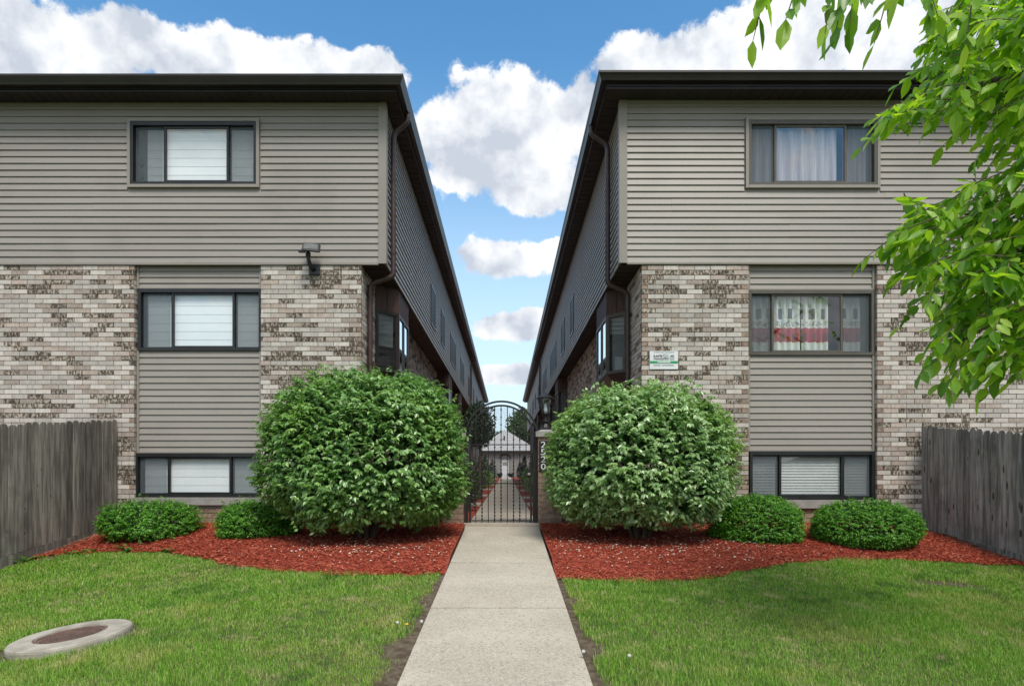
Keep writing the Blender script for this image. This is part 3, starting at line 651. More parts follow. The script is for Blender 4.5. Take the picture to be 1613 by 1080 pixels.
YEND = 51.0
def apartment(sgn, label, pxs, brick_corner, siding_corner, eave_px, py_gut, far_x, panel, wins, vis, spout, bays, sidewins):
    xs, xbk = X(siding_corner), X(brick_corner)
    loc = (0.5 * (xbk + far_x), 0.5 * (D + YEND), 0)
    B = root('apartment_building', loc, label, 'building')
    zs = Z(py_gut[3])                                     # bottom of the upper storey
    zsof = Z(py_gut[2])                                   # soffit
    inner = xbk - sgn * -0.30                             # core stands back from the face
    lo_x, hi_x = (min(far_x, xbk), max(far_x, xbk))
    c = MB()
    c.box(min(xbk + sgn * .25, far_x), max(xbk + sgn * .25, far_x), D + .5, YEND, -.2, zsof - .02)
    c.box(min(xs + sgn * .06, far_x), max(xs + sgn * .06, far_x), D + .5, YEND, zs + .03, zsof - .01)
    c.build('wall_core', M['room'], B)
    # street front: brick piers left and right of the recessed panel
    pxa, pxb = X(panel[0]), X(panel[1])
    w = MB()
    if sgn < 0: spans = [(far_x, pxa, (False, True)), (pxb, xbk, (True, True))]
    else: spans = [(xbk, pxa, (True, True)), (pxb, far_x, (True, False))]
    for a, b, _ in spans: w.box(a + .004, b - .004, D + .010, D + .5, -.3, zs - .01)
    w.box(pxa - .004, pxb + .004, D + .010, D + .5, -.3, Z(panel[3]) - .0)
    # side wall behind the jetty
    sx0, sx1 = sorted((xbk + sgn * .010, xbk + sgn * .25)); w.box(sx0, sx1, D + .011, YEND, -.2, zs - .01)
    wall = w.build('brick_wall', M['mortar'], B)
    bf = BrickField()
    for a, b, re_ in spans: bf.region((0, D, 0), (1, 0, 0), (0, -1, 0), a, b, -.2, zs - .012, vis=vis, red_ends=re_, tan_below=.12)
    bf.region((0, D, 0), (1, 0, 0), (0, -1, 0), pxa, pxb, -.2, Z(panel[3]), tan_below=9)
    for (xa, n_) in ((pxa, 1), (pxb, -1)):                  # brick jambs of the recess
        bf.region((xa, D, 0), (0, 1, 0), (n_, 0, 0), .008, .10, Z(panel[3]) + .07, zs - .012)
    segs = []; yv = D + .0
    cuts = sorted([(b_[0], b_[1]) for b_ in bays if b_[0] < 26]); y0 = D + .052
    for a, b in cuts: segs.append((y0, a)); y0 = b
    segs.append((y0, 27.0))
    for a, b in segs: bf.region((xbk, 0, 0), (0, 1, 0), (-sgn, 0, 0), a, b, -.1, zs - .012, tan_below=.12)
    for a, b in cuts: bf.region((xbk, 0, 0), (0, 1, 0), (-sgn, 0, 0), a, b, -.1, 2.28, tan_below=.12)
    bf.build(wall)
    # upper storey cladding
    cl = MB(); cl.box(min(far_x, xs + sgn * .08), max(far_x, xs + sgn * .08), D + .004, D + .06, zs + .004, zsof); xw = sorted((xs + sgn * .004, xs + sgn * .06)); cl.box(xw[0], xw[1], D + .06, YEND, zs + .004, zsof)
    # opening of the street window is cut by building the sheathing around it
    wx0, wx1, wz1, wz0 = X(wins[0][0]) - .03, X(wins[0][1]) + .03, Z(wins[0][2]) + .03, Z(wins[0][3]) - .03
    cl = MB(); fx0, fx1 = sorted((far_x, xs + sgn * .08))
    cl.box(fx0, wx0, D + .004, D + .06, zs + .004, zsof); cl.box(wx1, fx1, D + .004, D + .06, zs + .004, zsof); cl.box(wx0, wx1, D + .004, D + .06, zs + .004, wz0); cl.box(wx0, wx1, D + .004, D + .06, wz1, zsof)
    cl.box(xw[0], xw[1], D + .06, YEND, zs + .004, zsof)
    clad = cl.build('upper_siding', M['siding'], B)
    cpost = .088
    z = zs; n = int(round((zsof - zs) / PH)); ph = (zsof - zs) / n
    e0, e1 = sorted((far_x, xs + sgn * cpost)); off = .025
    for k in range(n):
        zb = zs + k * ph
        if zb + ph > wz0 - off and zb < wz1 + off:
            plank((1, 0, 0), (0, -1, 0), (0, D, 0), e0, wx0 - off, zb, ph, clad); plank((1, 0, 0), (0, -1, 0), (0, D, 0), wx1 + off, e1, zb, ph, clad)
        else:
            sm_ = (X(120), X(430), X(330), X(30))[(k // 2) % 4] + (k // 2 * .37 % .3) if sgn < 0 else (X(1090), X(1400), X(1260), X(1560))[(k // 2) % 4] - (k // 2 * .37 % .3)   # laps are two to a panel, butted at a seam
            plank((1, 0, 0), (0, -1, 0), (0, D, 0), e0, sm_, zb, ph, clad); plank((1, 0, 0), (0, -1, 0), (0, D - .0016, 0), sm_ - .02, e1, zb + .0006, ph, clad)
        plank((0, 1, 0), (-sgn, 0, 0), (xs, 0, 0), D + cpost, YEND, zb, ph, clad)
    m = MB(); a, b = sorted((xs - sgn * .029, xs + sgn * cpost)); m.box(a, b, D - .029, D + .003, zs - .006, zsof); a, b = sorted((xs - sgn * .029, xs + sgn * .003)); m.box(a, b, D + .003, D + cpost, zs - .006, zsof); m.build('corner_post', M['trim'], clad)
    m = MB(); m.box(e0, e1, D - .021, D + .02, zs - .022, zs - .002); m.build('starter_strip', M['trim'], clad)
    m = MB(); m.box(e0, e1, D - .020, D + .02, zsof - .05, zsof - .001); m.build('frieze', M['trim'], clad)
    # floor of the jetty
    a, b = sorted((xs - sgn * .001, xbk + sgn * .02)); m = MB(); m.box(a, b, D + .03, YEND, zs - .004, zs + .012)
    yq = D + .06
    while yq < 26: m.box(a + .01, b - .01, yq, yq + .012, zs - .010, zs - .004); yq += .2
    m.build('jetty_soffit', M['soffit'], B)
    # recessed panel with two windows
    Yp = D + .075
    p0, p1 = pxa + .012, pxb - .012
    bk = MB(); zt0, zt1 = Z(wins[1][2]) + .0, zs - .004
    bk.box(p0, p1, Yp + .004, Yp + .07, zt0, zt1); zm0, zm1 = Z(wins[2][2]) + .0, Z(wins[1][3]) - .0; bk.box(p0, p1, Yp + .004, Yp + .07, zm0, zm1)
    pan = bk.build('panel_siding', M['siding'], B)
    for (a, b) in ((zt0, zt1), (zm0, zm1)):
        n = max(1, int(round((b - a) / .0963))); h = (b - a) / n
        for k in range(n): plank((1, 0, 0), (0, -1, 0), (0, Yp, 0), p0 + .03, p1 - .03, a + k * h, h - .002, pan)
        m = MB(); m.box(p0, p0 + .03, Yp - .027, Yp + .003, a, b); m.box(p1 - .03, p1, Yp - .027, Yp + .003, a, b); m.box(p0 + .03, p1 - .03, Yp - .023, Yp, a, a + .02); m.build('channel_trim', M['trim'], pan)
    for i, wd in enumerate(wins):
        front_window(B, wd[0], wd[1], wd[2], wd[3], wd[4], wd[5], (D - .006) if i == 0 else Yp - .008, wd[6], wd[7], casing=(i == 0), gl=wd[8])
    m = MB(); zsl = Z(wins[2][3]); m.box(pxa - .02, pxb + .02, D - .045, D + .2, Z(panel[3]) + .002, zsl - .002); m.build('stone_sill', M['stone'], B)
    # eaves: soffit, fascia, gutter, roof
    ov, g = .32, .12; xo = X(eave_px[0], D - ov - g); xe = xo + sgn * g      # gutter face and fascia plane over the court
    yf = D - ov; zt = Z(py_gut[0], yf - g); zg = Z(py_gut[1], yf - g)
    s = MB(); a, b = sorted((xe, far_x)); s.box(a, b, yf, D + .02, zsof, zsof + .015); a, b = sorted((xe, xs + sgn * .02)); s.box(a, b, D + .02, YEND, zsof, zsof + .015)
    xx_ = xe
    while abs(xx_ - far_x) > .2: a, b = sorted((xx_, xx_ + sgn * .012)); s.box(a, b, yf + .02, D - .03, zsof - .006, zsof); xx_ += sgn * .15
    yq = D
    while yq < 30: a, b = sorted((xe + sgn * .01, xs - sgn * .03)); s.box(a, b, yq, yq + .012, zsof - .006, zsof); yq += .2
    rf = MB(); ridge = .22
    corners = [(xe, yf), (far_x, yf), (far_x, YEND + .3), (xe, YEND + .3)]; mid = .5 * (xe + far_x); dep = abs(xe - far_x) / 2; zz = zt - .02
    b = rf.pts([(x_, y_, zz) for x_, y_ in corners] + [(mid, yf + dep, zz + dep * ridge), (mid, YEND + .3 - dep, zz + dep * ridge)])
    for q in ((0, 1, 4), (1, 2, 5, 4), (2, 3, 5), (3, 0, 4, 5)): rf.face(*[b + i for i in q])
    roof = rf.build('roof', M['roof'], B)
    s.build('soffit', M['soffit'], roof)
    fa = MB(); a, b2 = sorted((xe + sgn * .02, far_x)); fa.box(a, b2, yf, yf + .02, zsof - .012, zt - .01); a, b2 = sorted((xe, xe + sgn * .02)); fa.box(a, b2, yf, YEND, zsof - .012, zt - .01); fa.build('fascia', M['brown'], roof)
    # K-style gutter, mitred at the corner
    prof = [(0, zt - .008), (0, zg + .0), (.075, zg), (.083, zg + .02), (.10, zg + .055), (.118, zt - .03), (.12, zt - .028), (.12, zt), (.108, zt), (.106, zt - .012)]
    gu = MB(); r0 = gu.pts([(far_x, yf - p, q) for p, q in prof]); r1 = gu.pts([(xe - sgn * p, yf - p, q) for p, q in prof]); r2 = gu.pts([(xe - sgn * p, YEND, q) for p, q in prof]); k = len(prof)
    for i in range(k - 1): gu.face(r0 + i, r0 + i + 1, r1 + i + 1, r1 + i); gu.face(r1 + i, r1 + i + 1, r2 + i + 1, r2 + i)
    gu.build('gutter', M['brown'], roof)
    # downspouts, bays, windows towards the court
    ys = spout; xg = xe - sgn * .06
    for j, yv in enumerate((ys, 30.6)):
        downspout(B, [(xg, yv, zg + .01), (xg, yv, zg - .12), (xs - sgn * .065, yv, zg - .30), (xs - sgn * .065, yv, zs + .06), (xs - sgn * .065, yv, zs - .08), (xbk - sgn * .055, yv, zs - .20), (xbk - sgn * .055, yv, .25), (xbk - sgn * .20, yv, .12)])
    for (a, b) in bays: bay(B, xbk, xs - sgn * .0 + sgn * .03, a, b, 2.44, 3.43, zs - .008)
    for (a, b) in sidewins: side_window(B, xs, -sgn, a, b, 4.24, 5.17)
    return B

def vis_left(s0, s1, z):
    px = CX + .5 * (s0 + s1) * F / D; py = HY - (z - EYE) * F / D
    return (0 < px < 212 and 415 < py < 655) or (411 < px < 570 and 415 < py < 700 - max(0, px - 430) * .85)
def vis_right(s0, s1, z):
    px = CX + .5 * (s0 + s1) * F / D; py = HY - (z - EYE) * F / D
    return (1011 < px < 1182 and 415 < py < 605) or (1384 < px < 1613 and 415 < py < 668)
bay_l = [(10.25, 11.95), (19.4, 21.2), (24.0, 25.7), (33.0, 34.8), (38.0, 39.7)]
left_b = apartment(-1, 'taupe siding and brick apartment block with white blinds and a floodlight on its corner pier', None, 569, 606, (635,), (116, 130, 163, 415), -10.2, (211, 411, 0, 795),
    [(207, 405, 193, 292, 262, 357, 'frame', 'blind', 'glass'), (214.5, 410, 453, 551, 270, 363, 'frame', 'blind', 'glass'), (209.5, 408, 713, 783, 264, 358, 'frame', 'blind', 'glass')],
    vis_left, 9.60, bay_l, [(14.83, 15.68), (17.1, 18.0), (20.0, 21.97), (24.4, 26.2), (29.2, 30.1), (33.5, 34.3), (37, 38.8), (42, 43)])
bay_r = [(10.4, 12.2), (20.6, 22.4), (24.6, 26.3), (34.0, 35.8), (39.0, 40.7)]
right_b = apartment(1, 'taupe siding and brick apartment block with curtained windows and a white sign on its pier', None, 1011, 978, (943,), (110.5, 123, 159, 414), 10.6, (1179, 1382, 0, 800),
    [(1178, 1380, 191, 293, 1223, 1330, 'bronze', 'sheer', 'glass_r'), (1181, 1380, 455, 558, 1222, 1328, 'bronze', 'print', 'glass_r'), (1183, 1381, 710, 787, 1234, 1330, 'frame', 'slat', 'glass')],
    vis_right, 10.05, bay_r, [(15.7, 16.4), (18.1, 19.16), (21.2, 23.95), (26.5, 29.0), (32.5, 33.3), (36, 37), (39, 40.8), (44, 45)])

# ------------------------------------------------------------------ gate, piers, lantern, number plate
def text_mesh(s, size, m_, name, parent, M4, width=None, ext=.002):
    cu = bpy.data.curves.new(name, 'FONT'); cu.body = s; cu.size = size; cu.align_x = 'CENTER'; cu.align_y = 'CENTER'; cu.extrude = ext; cu.resolution_u = 2
    tmp = bpy.data.objects.new('tmp', cu); COL.objects.link(tmp); bpy.context.view_layer.update()
    me = bpy.data.meshes.new_from_object(tmp.evaluated_get(bpy.context.evaluated_depsgraph_get())); COL.objects.unlink(tmp); bpy.data.objects.remove(tmp)
    if width:
        xs = [v.co.x for v in me.vertices]; k = width / max(max(xs) - min(xs), 1e-6)
        for v in me.vertices: v.co.x *= k
    me.materials.clear(); me.materials.append(m_)
    o = bpy.data.objects.new(name, me); COL.objects.link(o)
    return adopt(o, parent, M4)
FACE = Matrix.Rotation(PI / 2, 4, 'X')
def brick_block(nm, label, cat, x0, x1, y0, y1, z1, cap, seed, group=None):
    """pier or low wall of brown brick with a stone cap"""
    r = root(nm, ((x0 + x1) / 2, (y0 + y1) / 2, 0), label, cat, group); m = MB(); m.box(x0 + .008, x1 - .008, y0 + .008, y1 - .008, -.15, z1); m.build('core', M['mortar'], r)
    h, L = .0694 * 1.25, .20; st = MB(); c = 0; z = -.14
    while z < z1 - .02:
        for (a0, a1, fn) in ((x0, x1, lambda s0, s1: (s0, s1, y0, y0 + .05)), (y0 + .052, y1, lambda s0, s1: (x0, x0 + .05, s0, s1)), (y0 + .052, y1, lambda s0, s1: (x1 - .05, x1, s0, s1))):
            a = a0 - (L / 2 if c % 2 else 0)
            while a < a1:
                s0, s1 = max(a, a0), min(a + L - .01, a1); a += L
                if s1 - s0 < .03: continue
                b = fn(s0, s1); zt = min(z + h - .01, z1)
                k = MB(); k.box(b[0], b[1], b[2], b[3], z, zt)
                if fn(0, 1)[2] == y0 and z > -.02: k.build('brick', M['brick_t'], r)
                else: st.box(b[0], b[1], b[2], b[3], z, zt)
        z += h; c += 1
    tag(st.build('brickwork', M['brick_t'], r), kind='stuff')
    if cap:
        m = MB(); m.box(x0 - .035, x1 + .035, y0 - .035, y1 + .035, z1, z1 + cap); m.hexa([(x0 - .02, y0 - .02, z1 + cap), (x1 + .02, y0 - .02, z1 + cap), (x1 + .02, y1 + .02, z1 + cap), (x0 - .02, y1 + .02, z1 + cap), (x0 + .05, y0 + .05, z1 + cap + .03), (x1 - .05, y0 + .05, z1 + cap + .03), (x1 - .05, y1 - .05, z1 + cap + .03), (x0 + .05, y1 - .05, z1 + cap + .03)])
        m.build('stone_cap', M['stone'], r)
    return r
PYF = 9.16
pier_r = brick_block('brick_pier', 'brown brick gate pier with stone cap carrying the lantern and number plate', 'pier', .455, .80, PYF, PYF + .36, Z(688), .075, 1)
pier_l = brick_block('brick_pier', 'brown brick gate pier mostly hidden behind the darker round bush', 'pier', -.925, -.625, PYF, PYF + .36, Z(690), .075, 2)
brick_block('garden_wall', 'low tan brick wall between gate pier and block with white blinds', 'wall', -2.10, -.93, PYF + .1, PYF + .3, .55, .06, 3)
brick_block('garden_wall', 'low tan brick wall between lantern pier and block with curtains', 'wall', .805, 1.95, PYF + .1, PYF + .3, .55, .06, 4)
# lantern
lz = Z(688) + .075 + .03; lc = (.572, PYF + .17)
lan = root('post_lantern', (lc[0], lc[1], lz), 'dark metal post lantern with glass cylinder standing on the gate pier', 'lantern')
m = MB(); m.lathe((lc[0], lc[1], lz - .002), [(.115, 0), (.115, .02), (.075, .04), (.05, .075), (.036, .10), (.06, .12), (.06, .135), (.034, .15), (.032, .19), (.055, .215), (.07, .235), (.07, .245)], 8); m.build('stem', M['iron'], lan)
m = MB(); m.lathe((lc[0], lc[1], lz + .247), [(.058, 0), (.075, .21)], 8); m.build('glass', M['lglass'], lan)
m = MB(); m.lathe((lc[0], lc[1], lz + .25), [(.022, 0), (.03, .05), (.02, .12), (.008, .14)], 10); m.build('bulb', M['white'], lan, True)
for k in range(4):
    a = PI / 4 + k * PI / 2; m = MB(); m.tube([(lc[0] + .064 * math.cos(a), lc[1] + .064 * math.sin(a), lz + .245), (lc[0] + .081 * math.cos(a), lc[1] + .081 * math.sin(a), lz + .46)], .006, 6); m.build('strut', M['iron'], lan)
m = MB(); m.lathe((lc[0], lc[1], lz + .458), [(.13, 0), (.135, .012), (.11, .03), (.05, .055), (.02, .065), (.012, .09), (.002, .10)], 16); m.build('cap', M['iron'], lan)
# number plate
nxa, nxb = X(849.5, PYF), X(864, PYF); nzt, nzb = Z(694, PYF), Z(741, PYF)
npl = root('number_plate', ((nxa + nxb) / 2, PYF - .01, nzb), 'black vertical house number plate reading 2520 in white', 'number plate')
m = MB(); m.box(nxa, nxb, PYF - .022, PYF - .006, nzb, nzt); m.build('plate', M['black'], npl)
for k, ch in enumerate('2520'):
    text_mesh(ch, .125, M['white'], 'digit', npl, Matrix.Translation(((nxa + nxb) / 2 - .01, PYF - .024, nzt - .06 - k * .105)) @ FACE, width=.07)
# gate
GY = 9.28
gate = root('iron_gate', (X(790, GY), GY, .06), 'arched black wrought iron gate with diamond mesh across the walk', 'gate')
gc = (X(790, GY), Z(689, GY)); RO, RI = 57 * GY / F, 50.5 * GY / F; gzb = Z(829, GY) + .012
def arc(r, a0, a1, n=36): return [(gc[0] + r * math.cos(math.radians(a0 + (a1 - a0) * k / n)), GY, gc[1] + r * math.sin(math.radians(a0 + (a1 - a0) * k / n))) for k in range(n + 1)]
def flatbar(pts, w, h, name):
    m = MB()
    rings = []
    P_ = [Vector(p) for p in pts]
    for i, p in enumerate(P_):
        d = (P_[min(i + 1, len(P_) - 1)] - P_[max(i - 1, 0)]).normalized(); n = Vector((-d.z, 0, d.x)) * h / 2; y = Vector((0, w / 2, 0))
        rings.append(m.pts([p - n - y, p + n - y, p + n + y, p - n + y]))
    for a, b in zip(rings, rings[1:]):
        for k in range(4): m.face(a + k, a + (k + 1) % 4, b + (k + 1) % 4, b + k)
    m.face(rings[0] + 3, rings[0] + 2, rings[0] + 1, rings[0]); m.face(*[rings[-1] + k for k in range(4)])
    return m.build(name, M['iron'], gate)
flatbar(arc(RO, 8, 172), .04, .026, 'arch'); flatbar(arc(RI, 8, 172), .035, .026, 'arch')
for a in (45, 62, 90, 118, 135): pass
for a in (54, 126):
    m = MB(); ca, sa = math.cos(math.radians(a)), math.sin(math.radians(a)); m.beam((gc[0] + (RI - .02) * ca, GY, gc[1] + (RI - .02) * sa), (gc[0] + (RO + .02) * ca, GY, gc[1] + (RO + .02) * sa), .05, .05, (0, 1, 0)); m.build('arch_clasp', M['iron'], gate)
for px, wd in ((735, .045), (842.5, .062)):
    m = MB(); x = X(px, GY); m.box(x - wd / 2, x + wd / 2, GY - .03, GY + .03, .03, Z(683, GY)); m.box(x - wd / 2 - .006, x + wd / 2 + .006, GY - .036, GY + .036, Z(683, GY), Z(680, GY)); m.build('post', M['iron'], gate)
for px in (740.5, 836.5):
    m = MB(); x = X(px, GY); m.box(x - .014, x + .014, GY - .018, GY + .018, gzb + .02, Z(672, GY)); m.build('stile', M['iron'], gate)
def zin(x): return gc[1] + math.sqrt(max(RI * RI - (x - gc[0]) ** 2, 0))
xl, xr = X(741.5, GY), X(835.5, GY)
for py, h in ((700, .014), (761, .014), (819.5, .014), (826, .028)):
    m = MB(); z = Z(py, GY); m.box(xl, xr, GY - .009, GY + .009, z - h / 2, z + h / 2); m.build('rail', M['iron'], gate)
for k, px in enumerate((749.5, 759.3, 769.2, 779.2, 789.3, 799.2, 809.0, 818.8, 828.6)):
    x = X(px, GY); m = MB(); zt = zin(x); m.box(x - .006, x + .006, GY - .006, GY + .006, gzb + .03, zt)
    if k in (1, 3, 4, 6, 7):
        z = gzb + .08
        while z < zt - .05: m.lathe((x, GY, z), [(.006, 0), (.013, .010), (.013, .022), (.006, .032)], 6); z += .052 if z < .9 else .11
    m.build('bar', M['iron'], gate)
# expanded metal mesh as crossing strands
ms = MB(); dx, dzv = .0215, .040
def strand(sl):
    n = 110
    for k in range(-60, n):
        pts = []
        x0 = xl + k * dx
        z = gzb + .03
        lastx = None; seg = None
        zz = z
        while zz < gc[1] + RI:
            x = x0 + sl * (zz - z) * dx / dzv
            inside = xl < x < xr and zz < zin(x) - .01
            if inside:
                if seg is None: seg = (x, zz)
                lastx = (x, zz)
            elif seg is not None:
                a, b = seg, lastx
                if b[1] > a[1]: ms.poly([(a[0] - .0014, GY + .009, a[1]), (a[0] + .0014, GY + .009, a[1]), (b[0] + .0014, GY + .009, b[1]), (b[0] - .0014, GY + .009, b[1])])
                seg = None
            zz += dzv / 2
        if seg is not None and lastx[1] > seg[1]:
            a, b = seg, lastx; ms.poly([(a[0] - .0014, GY + .009, a[1]), (a[0] + .0014, GY + .009, a[1]), (b[0] + .0014, GY + .009, b[1]), (b[0] - .0014, GY + .009, b[1])])
strand(1)
keep = len(ms.v); strand(-1)
for i in range(keep, len(ms.v)): v = ms.v[i]; ms.v[i] = (v[0], v[1] + .002, v[2])
tag(ms.build('diamond_mesh', M['iron'], gate), kind='stuff')
m = MB(); m.box(X(834, GY) - .03, X(834, GY) + .02, GY - .028, GY + .028, Z(752, GY), Z(742, GY)); m.build('lock_box', M['iron'], gate)
m = MB(); m.lathe((X(833, GY), GY - .045, Z(749, GY)), [(.004, 0), (.02, .008), (.024, .022), (.02, .036), (.004, .044)], 12); m.build('knob', M['stone'], gate, True)

# ------------------------------------------------------------------ wall sign and floodlight
sx0, sx1, sz1, sz0 = X(1023), X(1067.5), Z(553), Z(581.5); sy = D - .012
sign = root('wall_sign', ((sx0 + sx1) / 2, sy, sz0), 'small white management company sign with green band on brick pier', 'sign')
m = MB(); m.box(sx0, sx1, sy - .006, sy + .004, sz0, sz1); m.build('board', M['white'], sign)
scx = (sx0 + sx1) / 2; sw = sx1 - sx0; sh = sz1 - sz0
def st(s, fz, size, width, m_, ox=0): text_mesh(s, size, m_, 'lettering', sign, Matrix.Translation((scx + ox, sy - .0105, sz1 - fz * sh)) @ FACE, width=width, ext=.001)
st('PROFESSIONALLY MANAGED BY', .06, .018, sw * .72, M['grey_print'])
st('SAFE', .28, .046, sw * .30, M['black'], -sw * .215); st('AK', .28, .046, sw * .155, M['black'], sw * .29)
st('MANAGEMENT LLC', .43, .036, sw * .72, M['black'])
m = MB(); m.box(sx0 + .004, sx1 - .004, sy - .0095, sy - .0065, sz1 - .68 * sh, sz1 - .55 * sh); m.build('green_band', M['green_print'], sign)
m = MB(); m.box(scx - sw * .23, scx + sw * .23, sy - .0115, sy - .0100, sz1 - .645 * sh, sz1 - .585 * sh); m.build('band_print', M['white'], sign)
st('OFFICE', .775, .024, sw * .24, M['grey_print'], -sw * .24)
m = MB(); [m.box(scx - sw * .06 + k * .0135, scx - sw * .06 + k * .0135 + .009, sy - .0115, sy - .0085, sz1 - .80 * sh, sz1 - .75 * sh) for k in range(13)]; m.build('number_line', M['grey_print'], sign)
m = MB()
for (cx_, cz_, r_) in ((.05, .27, .034), (0, .23, .030), (.10, .26, .030), (.045, .20, .026)):   # the tree emblem standing in for the O
    b = m.pts([(scx + .022 + (cx_ - .045) * .5 + r_ * .72 * math.cos(k * PI / 5), sy - .0100 - .0003 * r_ * 100, sz1 - cz_ * sh + r_ * .6 * math.sin(k * PI / 5)) for k in range(10)]); m.face(*range(b, b + 10))
m.box(scx + .015, scx + .027, sy - .0105, sy - .008, sz1 - .36 * sh, sz1 - .28 * sh); m.build('tree_emblem', mat('emblem grey green', (0.42, 0.50, 0.49), rough=.6), sign)

fl = root('floodlight', (X(495), D, Z(428)), 'black floodlight on swivel arm fixed to the brick corner pier', 'floodlight')
m = MB(); fx = X(495); m.box(fx - .07, fx + .09, D - .030, D - .006, Z(433), Z(417)); m.build('wall_plate', M['plastic'], fl)
for dx_ in (-.055, .075): m = MB(); m.lathe((fx + dx_, D - .034, Z(431)), [(.002, 0), (.007, .003), (.007, .009), (.002, .012)], 8); m.build('screw', M['stone'], fl)
m = MB(); m.tube([(fx - .0, D - .02, Z(426)), (fx - .035, D - .09, Z(420)), (fx - .045, D - .13, Z(412)), (fx - .045, D - .14, Z(400))], [.035, .032, .028, .026], 10); m.build('arm', M['plastic'], fl, True)
m = MB(); m.lathe((fx - .045, D - .14, Z(409)), [(.036, 0), (.036, .05), (.03, .06)], 12); m.build('swivel', M['plastic'], fl)
YH = D - .22; hx0, hx1 = X(476, YH), X(502, YH); hz0, hz1 = Z(396, YH), Z(382, YH); m = MB()
m.hexa([(hx0, D - .26, hz0 + .012), (hx1 + .012, D - .26, hz0 - .012), (hx1 + .012, D - .20, hz0 - .012), (hx0, D - .20, hz0 + .012), (hx0 + .008, D - .20, hz1 + .010), (hx1 + .004, D - .20, hz1 - .010), (hx1 + .004, D - .13, hz1 - .010), (hx0 + .008, D - .13, hz1 + .010)]); hd = m.build('lamp_head', M['plastic'], fl)
m = MB(); m.poly([(hx0 + .022, D - .2515, hz0 + .026), (hx1 - .008, D - .2515, hz0 + .004), (hx1 - .012, D - .2135, hz1 - .022), (hx0 + .026, D - .2135, hz1 - .004)]); m.build('lens', M['led'], hd)
m = MB(); m.box(hx0 - .05, hx0 + .04, D - .25, D - .19, hz0 - .012, hz0 + .008); m.build('sensor', M['plastic'], fl)

# ------------------------------------------------------------------ fences
def fence(x, nrm, label, wm, top, bot, n0, flat, seed):
    """pickets run towards the street; nrm = side the pickets are nailed on"""
    rnd = random.Random(seed)
    r = root('wooden_fence', (x, 7.2, G(x, 7.2)), label, 'fence', None)
    def lin(p, y): return p[0] + (p[1] - p[0]) * (y - 9.27) / (p[2] - 9.27)
    pitch = .119; y = 9.22; k = 0; y_end = 4.0
    while y > y_end:
        w = pitch - rnd.uniform(.005, .010); y0 = y - w; zt = lin(top, y) + rnd.uniform(-.012, .012); zb = lin(bot, y - pitch / 2) + .004
        t = .018; xo = x + nrm * rnd.uniform(0, .014); a, b = xo, xo + nrm * t; m = MB(); lean = rnd.uniform(-.004, .004)
        prof = [(y0, zb), (y, zb)]
        if k < flat: prof += [(y + lean, zt), (y0 + lean, zt)]
        else:
            e = .032; prof += [(y + lean, zt - e), (y - .010 + lean, zt - e * .45), (y - .030 + lean, zt), (y0 + .030 + lean, zt), (y0 + .010 + lean, zt - e * .45), (y0 + lean, zt - e)]
        q0 = m.pts([(a, yy_, zz_) for yy_, zz_ in prof]); q1 = m.pts([(b, yy_, zz_) for yy_, zz_ in prof]); n = len(prof)
        for i in range(n): m.face(q0 + i, q0 + (i + 1) % n, q1 + (i + 1) % n, q1 + i)
        m.face(*[q0 + i for i in range(n)]); m.face(*[q1 + i for i in reversed(range(n))])
        m.build('picket', wm, r); y -= pitch; k += 1
    for hh in (.35, 1.15):
        m = MB(); m.hexa([(x - nrm * .06, 4, lin(bot, 4) + hh), (x - nrm * .002, 4, lin(bot, 4) + hh), (x - nrm * .002, 9.22, lin(bot, 9.22) + hh), (x - nrm * .06, 9.22, lin(bot, 9.22) + hh)] + [(x - nrm * .06, 4, lin(bot, 4) + hh + .09), (x - nrm * .002, 4, lin(bot, 4) + hh + .09), (x - nrm * .002, 9.22, lin(bot, 9.22) + hh + .09), (x - nrm * .06, 9.22, lin(bot, 9.22) + hh + .09)]); m.build('rail', wm, r)
    yk = 9.22
    for seg in ((9.22, 7.28), (7.275, 5.2), (5.195, 4.0)):
        m = MB(); xa, xb_ = x + nrm * .028, x - nrm * .01; yA, yB = seg
        m.hexa([(xa, yB, lin(bot, yB) - .28), (xb_, yB, lin(bot, yB) - .28), (xb_, yA, lin(bot, yA) - .28), (xa, yA, lin(bot, yA) - .28), (xa, yB, lin(bot, yB)), (xb_, yB, lin(bot, yB)), (xb_, yA, lin(bot, yA)), (xa, yA, lin(bot, yA))]); m.build('kickboard', wm, r)
    for yp in (9.0, 6.9, 4.8):
        m = MB(); a, b = sorted((x - nrm * .062, x - nrm * .15)); m.box(a, b, yp, yp + .09, G(x, yp) - .2, lin(top, yp) - .1); m.build('post', wm, r)
    return r
fence(FXL, 1, 'brownish weathered picket fence by the manhole side of the lawn', M['wood'], (Z(661, 9.27), Z(669, 7.11), 7.11), (Z(826, 9.0), Z(877, 7.11), 7.11), 0, 0, 3)
fence(FXR, -1, 'dark grey weathered picket fence with knots below the tree', M['wood2'], (Z(672, 9.27), Z(681, 7.43), 7.43), (Z(831, 9.27), Z(873, 7.43), 7.43), 0, 7, 5)

